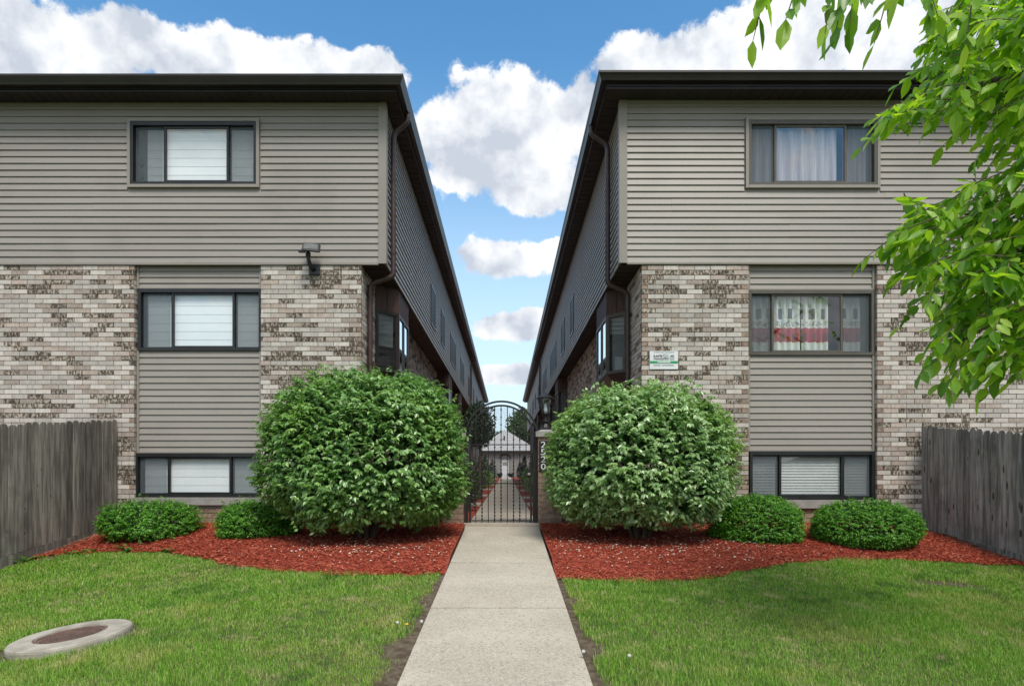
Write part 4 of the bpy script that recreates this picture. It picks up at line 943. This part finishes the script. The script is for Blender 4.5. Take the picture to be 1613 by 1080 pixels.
# ------------------------------------------------------------------ manhole
mh = ground_hit(112, 1005); mh.z += .032
mr = root('manhole', mh, 'round rusty manhole cover set in a raised concrete ring on the lawn', 'manhole')
tilt = Matrix.Translation(mh) @ Matrix.Rotation(math.radians(-5.5), 4, 'Y') @ Matrix.Rotation(math.radians(2.5), 4, 'X')
k_ = 168 * mh.y / F / 2
def tilted(m): m.v = [tuple(tilt @ Vector(v)) for v in m.v]; return m
m = MB(); N = 64; prof = [(k_ * .985, -.16), (k_, -.02), (k_ * .99, -.006), (k_ * .965, 0), (k_ * .60, .003), (k_ * .588, -.012), (k_ * .585, -.03)]; rings = []
for r_, z_ in prof: rings.append(m.pts([(r_ * (1 + (.006 * math.sin(5 * a) + .004 * math.sin(13 * a)) * (r_ > k_ * .7)) * math.cos(a), r_ * math.sin(a), z_) for a in [2 * PI * i / N for i in range(N)]]))
for a, b in zip(rings, rings[1:]):
    for i in range(N): m.face(a + i, a + (i + 1) % N, b + (i + 1) % N, b + i)
tilted(m).build('concrete_ring', M['ring'], mr)
m = MB(); m.lathe((0, 0, -.03), [(k_ * .584, 0), (k_ * .584, .024), (k_ * .535, .026), (k_ * .53, .018), (k_ * .002, .018)], 48); cov = tilted(m).build('cover', M['iron_rust'], mr)
m = MB(); R_ = k_ * .51; s_ = .016; i = -R_
while i < R_:
    j = -R_
    while j < R_:
        if math.hypot(i, j) < R_ - .01: m.box(i - .0045, i + .0045, j - .0045, j + .0045, -.012, -.006)
        j += s_
    i += s_
tag(tilted(m).build('tread_studs', M['iron_rust'], cov), kind='stuff')

# ------------------------------------------------------------------ shrubs
def lumpy(th, ph, seed, k=1.0):
    return k * (.045 * np.sin(3 * th + seed) * np.cos(2.5 * ph + seed * 2) + .035 * np.sin(6.5 * th + 2 * seed + 2 * ph) + .03 * np.sin(11 * th - 5 * ph + seed))
def dome(n, ax, zc, hz_up, hz_dn, seed, squ=2.5, k=1.0):
    """points on a rounded shrub: returns unit-ish local points and outward normals"""
    v = unit(rng.normal(size=(n, 3))); v = v[v[:, 2] > -.93]
    th = np.arctan2(v[:, 1], v[:, 0]); ph = np.arcsin(v[:, 2])
    c = np.abs(np.cos(ph)) ** (2 / squ); s = np.sign(v[:, 2]) * np.abs(np.sin(ph)) ** (2 / squ * .95)
    nrm = (c ** squ + np.abs(s) ** squ) ** (1 / squ); c /= nrm; s /= nrm
    r = 1 + lumpy(th, ph, seed, k)
    p = np.stack([ax[0] * c * np.cos(th) * r, ax[1] * c * np.sin(th) * r, zc + np.where(s > 0, hz_up, hz_dn) * s * r], 1)
    nn = unit(np.stack([c * np.cos(th) / ax[0], c * np.sin(th) / ax[1], s / np.where(s > 0, hz_up, hz_dn)], 1))
    return p, nn
def shrub(name, label, cx, cy, ax, z0, ztop, frac, twigs, per, ln, wd, lm, seed, group=None, squ=2.5, inner=1.0, stems=7, rough=.05, trunk_r=.03, lumps=1.0):
    gz = float(mulch_z(np.array([cx]), np.array([cy]))[0]); r = root(name, (cx, cy, gz), label, 'shrub', group)
    zc = z0 + (ztop - z0) * frac; hu, hd_ = ztop - zc, zc - z0
    p, n = dome(twigs, ax, 0, hu, hd_, seed, squ, lumps); nt = len(p)
    p = p + n * rng.normal(-.01, rough, nt)[:, None]
    # each twig tip carries pairs of leaves that hang outwards
    out = n.copy(); out[:, 2] *= .35; out = unit(out + rng.normal(0, .35, (nt, 3)))
    tw = unit(out + np.array([0, 0, .25]) + rng.normal(0, .2, (nt, 3)))
    P_, D_, N_ = [], [], []
    for k in range(per):
        t = (k / max(per - 1, 1)); sgn = 1 if k % 2 else -1
        side = unit(np.cross(tw, np.array([0, 0, 1.0])) + 1e-6)
        pos = p - tw * (ln * 1.5) * (1 - t)[None] if False else p - tw * ln * 1.5 * (1 - t)
        dr = unit(tw * (.35 + .5 * t) + side * sgn * (.8 - .5 * t) + np.array([0, 0, -.55]) + rng.normal(0, .22, (nt, 3)))
        nr = unit(np.array([0, 0, .85]) + n * .6 + rng.normal(0, .28, (nt, 3)))
        P_.append(pos); D_.append(dr); N_.append(nr)
    P_, D_, N_ = map(np.concatenate, (P_, D_, N_)); c = len(P_)
    P_ += np.array([cx, cy, zc]); ok = (P_[:, 1] < D - .06) | ((P_[:, 0] > X(569) + .05) & (P_[:, 0] < X(1011) - .05)); P_, D_, N_ = P_[ok], D_[ok], N_[ok]; c = len(P_)
    v, f = leaf_arrays(P_, D_, N_, ln * rng.uniform(.7, 1.2, c), wd * rng.uniform(.75, 1.15, c))
    tag(np_obj('foliage', v, f, lm, r), kind='stuff')
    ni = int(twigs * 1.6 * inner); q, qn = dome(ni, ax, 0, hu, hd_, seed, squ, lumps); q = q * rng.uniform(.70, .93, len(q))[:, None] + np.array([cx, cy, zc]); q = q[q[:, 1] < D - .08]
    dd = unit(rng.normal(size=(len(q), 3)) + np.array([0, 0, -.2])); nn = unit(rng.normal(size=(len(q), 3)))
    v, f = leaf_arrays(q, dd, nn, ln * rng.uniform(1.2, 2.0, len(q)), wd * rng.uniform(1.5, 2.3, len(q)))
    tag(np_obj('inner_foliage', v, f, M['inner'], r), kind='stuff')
    for k in range(stems):
        a = 2 * PI * k / stems + seed; m = MB(); b = Vector((cx + .07 * math.cos(a), cy + .07 * math.sin(a), gz - .05)); e = Vector((cx + ax[0] * .62 * math.cos(a), cy + ax[1] * .62 * math.sin(a), zc + hu * .45)); mid = b.lerp(e, .4) + Vector((0, 0, .12 * hu))
        m.tube([b, mid, e], [trunk_r, trunk_r * .7, trunk_r * .25], 6); m.build('stem', M['bark'], r)
    return r
by = 7.95
shrub('round_bush', 'large round bush of glossy dark green leaves beside the gate, reaching the floodlit block', X(577, by), by, (1.24, 1.0), Z(824, by) , Z(590, by), .42, 6000, 8, .062, .034, M['bush'], 1.3)
by = 7.95
shrub('round_bush', 'large round bush of pale green leaves below the wall sign and lantern', X(1008, by), by, (1.12, .98), Z(820, by), Z(613, by), .42, 5300, 8, .062, .036, M['bush2'], 4.1)
for (a, b, t_, u_, yv, sd_, lab) in ((160, 313, 785, 846, 8.35, 2.2, 'low bright green shrub in the corner by the brownish fence'), (343, 475, 785, 846, 8.35, 5.5, 'low bright green shrub tucked against the darker round bush'),
                                    (1112, 1266, 775, 862, 8.0, 7.7, 'low dense green shrub tucked against the paler round bush'), (1275, 1448, 783, 862, 7.9, 9.1, 'wide low green shrub in the corner by the grey fence')):
    shrub('low_shrub', lab, X((a + b) / 2, yv), yv, ((b - a) / 2 * yv / F * .94, .52), Z(u_ + 6, yv - .3) + .0, Z(t_ + 4, yv), .42, 3000 if t_ > 780 and a < 600 else 3600, 7, .034, .013, M['yew'], sd_, squ=2.3, stems=5, rough=.035 if a < 600 else .022, trunk_r=.012, lumps=1.5 if a < 600 else .5)

# ------------------------------------------------------------------ weeds and small flowers
def weed(px, py, n, ln, label, lm='weed', up=.6):
    g_ = ground_hit(px, py); g_.z += .0
    a = rng.uniform(0, 6.28, n); d = unit(np.stack([np.cos(a), np.sin(a), rng.uniform(.2, 1.2, n) * up * 1.5], 1)); p = np.tile(np.array(g_), (n, 1)) + np.stack([rng.normal(0, .02, n), rng.normal(0, .02, n), np.zeros(n)], 1)
    v, f = leaf8_arrays(p, d, np.tile([0, 0, 1.0], (n, 1)), ln * rng.uniform(.6, 1.2, n), ln * .32 * rng.uniform(.7, 1.2, n), droop=.35)
    o = np_obj('weed', v, f, M[lm]); tag(o, label, 'weed', 'weeds along the edge of the mulch'); return o
ORD = ('first', 'second', 'third', 'fourth', 'fifth', 'sixth', 'seventh', 'eighth', 'ninth')
for wi, (px, py, n, ln) in enumerate(((38, 884, 6, .20), (46, 872, 5, .16), (118, 872, 12, .12), (142, 869, 14, .12), (197, 866, 14, .15), (206, 868, 12, .13), (262, 868, 12, .13), (270, 869, 9, .1), (100, 876, 10, .1))):
    weed(px, py, n, ln, 'broad leaved weed against the kickboard of the brownish fence' if wi == 0 else 'smaller broad leaved weed just behind the one at the kickboard' if wi == 1 else ORD[(0, 0, 1, 2, 3, 4, 5, 6, 0)[wi]] + ' leafy weed of the row along the mulch edge, counted from the brownish fence')
for px, py, kind, lab in ((625, 988, 'clock', 'white dandelion clock on the manhole side of the yellow flower'), (640, 989, 'flower', 'yellow dandelion flower between two white clocks by the walk'), (663, 986, 'clock', 'white dandelion clock between the yellow flower and the walk'), (918, 1036, 'clock', 'white dandelion clock at the bare edge of the walk, tree side'), (990, 1043, 'clock', 'white dandelion clock standing out in the lawn on the tree side')):
    g_ = ground_hit(px, py + 8); r = root('dandelion', g_, lab, 'flower', 'dandelions in the lawn')
    m = MB(); h = .07; m.tube([g_ - Vector((0, 0, .02)), g_ + Vector((.004, 0, h))], .0022, 5); m.build('stalk', M['weed'], r)
    m = MB(); R_ = .0115
    m.lathe((g_.x + .004, g_.y, g_.z + h - R_), [(R_ * math.sin(PI * (k + .2) / 8.4), R_ * (1 - math.cos(PI * (k + .2) / 8.4)) * (1 if kind == 'clock' else .5)) for k in range(9)], 12); m.build('flower_head', M['dandelion'] if kind == 'clock' else M['yellow'], r, True)

# ------------------------------------------------------------------ lawn
def lawn(side):
    x0, x1 = (FXL + .08, PX0 - .06) if side < 0 else (PX1 + .06, FXR - .08)
    out = []
    for (ya, yb, dens) in ((2.6, 4.2, 20000), (4.2, 5.6, 16000), (5.6, 8.2, 11000), (-.8, 2.6, 1500)):
        n = int(dens * (x1 - x0) * (yb - ya)); x = rng.uniform(x0, x1, n); y = rng.uniform(ya, yb, n)
        vis = (np.abs(x) < .90 * y + .5) | (y < 2.2); bf_ = bed_front(x); wob = .04 * np.sin(x * 7) + .03 * np.sin(x * 17 + 1) + rng.normal(0, .03, n)
        ok = vis & (y < bf_ + wob + .02)
        # bare soil beside the walk, wider near the camera
        de = (PX0 - x) if side < 0 else (x - PX1); bare = .03 + (.13 if side < 0 else .075) * np.clip((7.0 - y) / 3.5, 0, 1.1) + .05 * np.sin(y * 5) + .04 * np.sin(y * 11 + 1)
        ok &= de > bare + rng.normal(0, .03, n)
        ok &= np.hypot(x - mh.x, (y - mh.y)) > k_ + .012 + np.abs(rng.normal(0, .03, n)) * (1 + np.sin(np.arctan2(y - mh.y, x - mh.x) * 3 + 1))
        thin = .5 + .5 * np.sin(x * 3.1 + 2 * np.sin(y * 2.3)) * np.sin(y * 3.7 + x)
        if side > 0: d2 = np.hypot((x - X(1490, 6.2)) / .42, (y - 6.2) / .14); ok &= (d2 > 1) | (rng.random(n) < .12)
        else: ok &= ~((y > bf_ - .25) & (x < X(60, 7.1))) | (rng.random(n) < .2)
        ok &= rng.random(n) < .72 + .28 * thin
        out.append((x[ok], y[ok]))
    x = np.concatenate([o[0] for o in out]); y = np.concatenate([o[1] for o in out]); n = len(x); z = Gnp(x, y) - .012
    a = rng.uniform(0, 6.28, n); h = rng.uniform(.018, .044, n) * (.75 + .6 * (.5 + .5 * np.sin(x * 2.1 + 1.4 * np.sin(y * 1.7)))); lean = rng.uniform(.15, .95, n)
    dx_, dy_ = np.cos(a), np.sin(a); w = rng.uniform(.0020, .0038, n) * np.clip(y / 4.5, .8, 1.5)
    sx, sy_ = -dy_ * w / 2, dx_ * w / 2; base = np.stack([x, y, z], 1); s = np.stack([sx, sy_, np.zeros(n)], 1)
    mid = base + np.stack([dx_ * h * lean * .35, dy_ * h * lean * .35, h * .62], 1); tip = base + np.stack([dx_ * h * lean, dy_ * h * lean, h * (1.05 - .35 * lean)], 1)
    v = np.stack([base - s, base + s, mid + s * .8, mid - s * .8, tip], 1).reshape(-1, 3); b = (np.arange(n) * 5)[:, None]
    f = np.concatenate([b + np.array([[0, 1, 2]]), b + np.array([[0, 2, 3]]), b + np.array([[3, 2, 4]])], 1).reshape(-1, 3)
    o = np_obj('lawn_grass', v, f, M['grass']); tag(o, 'short mown grass round the manhole' if side < 0 else 'short mown grass in the dappled shade of the tree', 'grass', kind='stuff')
    print('grass', side, n)
lawn(-1); lawn(1)

# ------------------------------------------------------------------ the tree that hangs into the picture
def limb(m, pts, r0, r1): m.tube(pts, [r0 + (r1 - r0) * i / (len(pts) - 1) for i in range(len(pts))], 9)
tb = Vector((4.9, 2.9, G(4.9, 2.9)))
tree = root('leafy_tree', tb, 'leafy tree with bright green drooping leaves hanging in front of the curtained block', 'tree')
m = MB(); limb(m, [tb - Vector((0, 0, .2)), tb + Vector((0, 0, .3)), tb + Vector((.03, .05, 1.3)), tb + Vector((-.05, .1, 2.6)), tb + Vector((-.15, .15, 4.2)), tb + Vector((-.1, .2, 6.0))], .19, .06); m.build('trunk', M['bark'], tree, True)
def inside(poly, x, y):
    c = False; n = len(poly)
    for i in range(n):
        (x1, y1), (x2, y2) = poly[i], poly[i - 1]
        if (y1 > y) != (y2 > y) and x < (x2 - x1) * (y - y1) / (y2 - y1) + x1: c = not c
    return c
polyB = [(1500, 0), (1700, -60), (1700, 260), (1575, 215), (1500, 165), (1440, 200), (1400, 178), (1420, 150), (1480, 105), (1470, 70)]
polyC = [(1430, 330), (1490, 300), (1560, 275), (1700, 240), (1700, 560), (1600, 560), (1545, 585), (1480, 545), (1455, 530), (1520, 480), (1440, 470), (1455, 420), (1425, 375)]
sprays = []      # (origin, direction, length, leaves)
def sample(poly, n, y0, y1, dirs):
    xs = [p[0] for p in poly]; ys_ = [p[1] for p in poly]; c = 0
    while c < n:
        px, py = random.uniform(min(xs), max(xs)), random.uniform(min(ys_), max(ys_))
        if not inside(poly, px, py): continue
        Y = random.uniform(y0, y1); o = P(px, py, Y)
        d = Vector((dirs[0] + random.gauss(0, .35), dirs[1] + random.gauss(0, .45), dirs[2] + random.gauss(0, .28))).normalized()
        sprays.append((o - d * .12, d, random.uniform(.2, .36), random.randint(9, 14))); c += 1
sample(polyB, 215, 3.5, 4.7, (-.8, .05, -.12)); sample(polyC, 225, 3.3, 4.4, (-.75, -.05, -.2))
for px, py, Y in ((1225, -70, 2.5), (1272, -55, 2.4), (1320, -70, 2.55), (1352, -62, 2.35), (1385, -55, 2.5), (1420, -60, 2.7), (1450, -45, 2.9), (1480, -30, 3.1), (1500, 10, 3.3), (1465, -70, 2.6), (1535, -20, 3.0), (1335, -40, 2.3)):
    sprays.append((P(px, py, Y), Vector((random.gauss(-.25, .25), random.gauss(0, .25), -.75)).normalized(), random.uniform(.16, .24), random.randint(6, 8)))
def crown_pt():
    while True:
        v = Vector((random.uniform(-1, 1), random.uniform(-1, 1), random.uniform(-1, 1)))
        if .35 < v.length < 1: return Vector((tb.x + .1 + v.x * 2.9, tb.y - .2 + v.y * 2.6, 4.3 + v.z * 2.5))
cnt = 0
while cnt < 270:
    o = crown_pt()
    if o.y > .4:
        px, py = CX + o.x / o.y * F, HY - (o.z - EYE) / o.y * F
        if px < 1690 and py > -120: continue
    d = Vector((o.x - tb.x, o.y - tb.y, -.8)).normalized(); d = (d + Vector((random.gauss(0, .4), random.gauss(0, .4), random.gauss(0, .3)))).normalized()
    sprays.append((o, d, random.uniform(.25, .45), random.randint(7, 11))); cnt += 1
LP, LD, LN, LL, LW = [], [], [], [], []; tw = MB()
for o, d, L, n in sprays:
    side = d.cross(Vector((0, 0, 1))); side = side.normalized() if side.length > .1 else Vector((1, 0, 0))
    pts = [o + d * L * t - Vector((0, 0, .10 * t * t * L / .3)) for t in (0, .33, .66, 1)]
    tw.tube(pts, [.0045, .0036, .0028, .0015], 5)
    for k in range(n):
        t = .12 + .88 * (k // 2 * 2 + 1) / n if k < n - 1 else 1.0; t = min(t, 1.0)
        p = o + d * L * t - Vector((0, 0, .10 * t * t * L / .3)); sg = 1 if k % 2 else -1
        dr = d * .55 + side * sg * (.75 if k < n - 1 else .05) + Vector((0, 0, -.55)) + Vector((random.gauss(0, .3), random.gauss(0, .3), random.gauss(0, .28)))
        nr = Vector((random.gauss(0, .35), random.gauss(0, .35) - .25, .9))
        l = random.uniform(.08, .128); LP.append(p); LD.append(dr); LN.append(nr); LL.append(l); LW.append(l * random.uniform(.40, .52))
LP, LD, LN = (np.array([tuple(v) for v in q]) for q in (LP, LD, LN)); LL = np.array(LL); LW = np.array(LW)
ctr = LP + unit(LD) * LL[:, None] * .5
ppx = CX + ctr[:, 0] / np.maximum(ctr[:, 1], .2) * F; ppy = HY - (ctr[:, 2] - EYE) / np.maximum(ctr[:, 1], .2) * F
inview = (ppx > 0) & (ppx < W) & (ppy > 0) & (ppy < H) & (ctr[:, 1] > .5)
score = np.where(inview, LL / np.maximum(ctr[:, 1], .2), 0); pick = np.argsort(-score)[:300]; single = np.zeros(len(LP), bool); single[pick] = score[pick] > 0
v, f = leaf8_arrays(LP[~single], LD[~single], LN[~single], LL[~single], LW[~single]); tag(np_obj('foliage', v, f, M['tree'], tree, smooth=False), kind='stuff')
v, f = leaf8_arrays(np.zeros((1, 3)), np.array([[0, 1.0, 0]]), np.array([[0, 0, 1.0]]), np.array([1.0]), np.array([.42])); lme = bpy.data.meshes.new('leaf'); lme.from_pydata([tuple(q) for q in v], [], [tuple(int(i) for i in q) for q in f]); lme.materials.append(M['tree'])
for i in np.nonzero(single)[0]:
    y_ = Vector(LD[i]).normalized(); x_ = y_.cross(Vector(LN[i])).normalized(); z_ = x_.cross(y_); l = LL[i]; wv = LW[i] / .42
    mw = Matrix(((x_.x * wv, y_.x * l, z_.x * l, LP[i][0]), (x_.y * wv, y_.y * l, z_.y * l, LP[i][1]), (x_.z * wv, y_.z * l, z_.z * l, LP[i][2]), (0, 0, 0, 1)))
    ob = bpy.data.objects.new('leaf', lme); COL.objects.link(ob); adopt(ob, tree, mw)
tag(tw.build('twigs', M['twig'], tree), kind='stuff')
# limbs that carry the sprays
for pts, r0, r1 in (
    ([tb + Vector((0, .05, 2.2)), Vector((4.3, 3.4, 2.3)), P(1660, 380, 3.9), P(1560, 400, 3.9), P(1480, 420, 3.8)], .06, .008),
    ([Vector((4.3, 3.4, 2.3)), P(1650, 470, 3.7), P(1580, 500, 3.7), P(1510, 540, 3.7)], .028, .005),
    ([tb + Vector((-.05, .1, 2.9)), Vector((4.2, 3.5, 3.4)), P(1650, 110, 4.1), P(1560, 130, 4.1), P(1460, 150, 4.0)], .06, .007),
    ([Vector((4.2, 3.5, 3.4)), P(1690, -60, 3.4), P(1580, -80, 3.1), P(1490, -70, 2.8), P(1380, -75, 2.5), P(1270, -85, 2.45)], .03, .005),
    ([P(1640, 300, 3.95), P(1560, 340, 3.9), P(1490, 335, 3.9)], .012, .004),
    ([tb + Vector((-.1, .1, 3.4)), tb + Vector((1.2, .6, 4.6)), tb + Vector((2.1, .9, 5.3))], .06, .015),
    ([tb + Vector((-.1, .1, 3.6)), tb + Vector((-.8, -1.0, 4.8)), tb + Vector((-1.3, -1.8, 5.4))], .06, .015),
    ([tb + Vector((-.1, .1, 4.0)), tb + Vector((.6, -1.2, 5.0)), tb + Vector((1.2, -2.0, 5.6))], .05, .015)):
    m = MB(); limb(m, pts, r0, r1); m.build('branch', M['twig'] if r0 < .05 else M['bark'], tree, True)

# ------------------------------------------------------------------ the court behind the gate
for sx_, x0, x1 in ((-1, X(569) + .01, PX0 + .01), (1, PX1, X(1011) - .01)):
    m = MB(); m.poly([(x0, 9.55, .012), (x1, 9.55, .012), (x1, 66, .012), (x0, 66, .012)]); tag(m.build('mulch_bed', M['chip_bed']), kind='structure')
    def gen_court(n, x0=x0, x1=x1): return rng.uniform(x0 + .05, x1 - .05, n), 9.6 + 24 * rng.random(n) ** 1.5
    chips(7000, gen_court, lambda x, y: np.full(len(x), .012), 'bark_mulch', 'red bark chips inside the gate, ' + ('dark shrub side' if sx_ < 0 else 'lantern side'))
for sx_, ys_ in ((-1, (14.3, 19.2, 25.5, 33)), (1, (14.3, 17.8, 24, 31))):
    for wi, yv in enumerate(ys_):
        x0, x1 = ((X(569) + .02, PX0 - .01) if sx_ < 0 else (PX1 + .01, X(1011) - .02)); r = root('entrance_walk', ((x0 + x1) / 2, yv, 0), ORD[wi] + ' concrete entrance walk past the gate on the ' + ('clipped tree' if sx_ < 0 else 'lantern') + ' side', 'walk', 'entrance walks off the courtyard path')
        m = MB(); m.box(x0, x1, yv, yv + .9, -.05, .05); m.build('slab', M['concrete'], r); m = MB(); a = x0 if sx_ < 0 else x1 - .55; m.box(a, a + .55, yv + .02, yv + .88, .05, .2); m.build('step', M['concrete'], r)
def court_plant(name, label, x, y, rx, z0, z1, n, ln, lm, trunk=None, cone=False, cat='shrub', group=None):
    r = root(name, (x, y, .01), label, cat, group); u = unit(rng.normal(size=(n, 3))) * (rng.random(n) ** .33)[:, None]; zz = (z0 + z1) / 2 + u[:, 2] * (z1 - z0) / 2
    k = 1.0 - .8 * np.clip((zz - z0) / (z1 - z0), 0, 1) if cone else 1 + .18 * np.sin(5 * np.arctan2(u[:, 1], u[:, 0]) + 4 * u[:, 2] + x)
    p = np.stack([x + u[:, 0] * rx * k, y + u[:, 1] * rx * k, zz], 1); v, f = leaf_arrays(p, unit(rng.normal(size=(n, 3)) + np.array([0, 0, -.3])), unit(rng.normal(size=(n, 3)) + np.array([0, 0, .8])), ln * rng.uniform(.7, 1.3, n), ln * .5 * rng.uniform(.7, 1.3, n))
    tag(np_obj('crown' if trunk else 'foliage', v, f, lm, r), kind='stuff'); m = MB(); m.tube([(x, y, -.1), (x + .02, y, z0 + (z1 - z0) * .5)], [trunk or .02, (trunk or .02) * .5], 7); m.build('trunk' if trunk else 'stem', M['bark'], r)
court_plant('courtyard_tree', 'small dark clipped tree seen through the gate arch', -.74, 17.5, .42, 1.45, 2.72, 2600, .09, M['dark_leaf'], trunk=.05, cat='tree')
court_plant('evergreen_shrub', 'dark evergreen shrub just inside the gate near the hinge post', -.82, 12.6, .28, .05, .72, 1500, .06, M['dark_leaf'])
court_plant('evergreen_shrub', 'taller dark evergreen below the clipped courtyard tree', -.95, 20.5, .42, .05, 1.25, 1500, .07, M['dark_leaf'])
court_plant('evergreen_shrub', 'mid green low shrub beside the courtyard path, clipped tree side', -.95, 26.5, .55, .05, .85, 1200, .08, M['bush'])
court_plant('evergreen_shrub', 'mid green low shrub beside the courtyard path, lantern side', .98, 25.5, .42, .05, .95, 1200, .08, M['bush'])
court_plant('evergreen_shrub', 'light green shrub inside the gate near the lock', .80, 19.5, .26, .05, .70, 900, .06, M['bush2'])
for ci, (x, y, rx, h) in enumerate(((-1.15, 34, .4, 1.7), (-1.0, 44, .5, 1.6), (1.05, 38, .38, 1.75), (1.45, 36, .4, 1.85), (1.0, 48, .42, 1.5))):
    court_plant('cone_evergreen', ('first', 'second', 'second', 'first', 'third')[ci] + ' narrow cone evergreen down the court on the ' + ('clipped tree' if x < 0 else 'lantern') + ' side', x, y, rx, .05, h, 900, .09, M['dark_leaf'], cone=True, group='cone evergreens far down the court')
# the garage that closes the court
gy_ = 68.0; gar = root('garage', (X(795, gy_), gy_, 0), 'grey stone garage with pale hipped roof closing the end of the court', 'garage')
gx0, gx1 = X(752, gy_), X(836, gy_) + .6; ez = Z(710, gy_); xm = X(795, gy_); dxa, dxb = X(789.5, gy_), X(802, gy_); dz = Z(722, gy_)
m = MB(); m.box(gx0, dxa, gy_, gy_ + 6, -.1, ez); m.box(dxb, gx1, gy_, gy_ + 6, -.1, ez); m.box(dxa, dxb, gy_ + .001, gy_ + 6, dz, ez); m.box(dxa, dxb, gy_ + .25, gy_ + 6, -.1, dz); m.build('wall', M['garage'], gar)
m = MB(); m.box(dxa + .04, dxb - .04, gy_ + .12, gy_ + .18, .02, dz - .03); dr_ = m.build('door', M['white'], gar)
for k in range(3): m = MB(); m.box(dxa + .14, dxb - .14, gy_ + .108, gy_ + .12, .25 + k * .5, .62 + k * .5); m.build('panel', M['stone'] if k == 2 else M['white'], dr_)
m = MB(); m.tube([((dxa + dxb) / 2 + .55 * math.cos(a), gy_ - .06, dz + .02 + .42 * math.sin(a)) for a in [PI * k / 12 for k in range(13)]], .07, 6); m.build('door_hood', M['iron'], gar)
pk = Z(678, gy_ + 3); m = MB(); b = m.pts([(gx0 - .4, gy_ - .4, ez), (gx1 + .4, gy_ - .4, ez), (gx1 + .4, gy_ + 6.4, ez), (gx0 - .4, gy_ + 6.4, ez), (xm - .2, gy_ + 3, pk), (xm + .2, gy_ + 3, pk)])
for q in ((0, 1, 5, 4), (1, 2, 5), (2, 3, 4, 5), (3, 0, 4)): m.face(*[b + i for i in q])
m.face(b + 3, b + 2, b + 1, b); rf_ = m.build('roof', M['groof'], gar)
m = MB(); m.box(gx0 - .45, gx1 + .45, gy_ - .47, gy_ - .4, ez - .18, ez + .03); m.build('gutter', M['brown'], rf_)
m = MB(); m.box(xm - .12, xm + .02, gy_ + 1.3, gy_ + 1.6, ez + .6, ez + 1.7); m.build('vent_pipe', M['brown'], rf_)
for k, sx_ in enumerate((-1, 1)):
    m = MB(); px_ = (dxa - .15) if sx_ < 0 else (dxb + .15); m.lathe((px_, gy_ - .6, 0), [(.2, 0), (.3, .3), (.32, .42), (.28, .43)], 12); pt = m.build('planter', M['iron']); tag(pt, 'dark round planter beside the garage door on the ' + ('clipped tree' if sx_ < 0 else 'lantern') + ' side', 'planter', 'planters at the garage door')
def far_tree(x, y, z0, z1, rx, label):
    court_plant('far_tree', label, x, y, rx, z0, z1, 5200, .35, M['far_leaf'], trunk=.22, cat='tree', group='trees beyond the garage')
far_tree(2.2, 86, 3.5, 9.2, 2.2, 'pale green tree beyond the garage roof, lantern side'); far_tree(-4.0, 90, 2.5, 7.2, 3.0, 'pale green tree beyond the garage roof, clipped tree side'); far_tree(5.2, 84, 2.0, 8.2, 2.0, 'pale green tree at the end of the block with curtains'); far_tree(-.6, 95, 2.5, 6.6, 1.6, 'low pale green tree behind the garage ridge')
print('objects', len(bpy.data.objects))
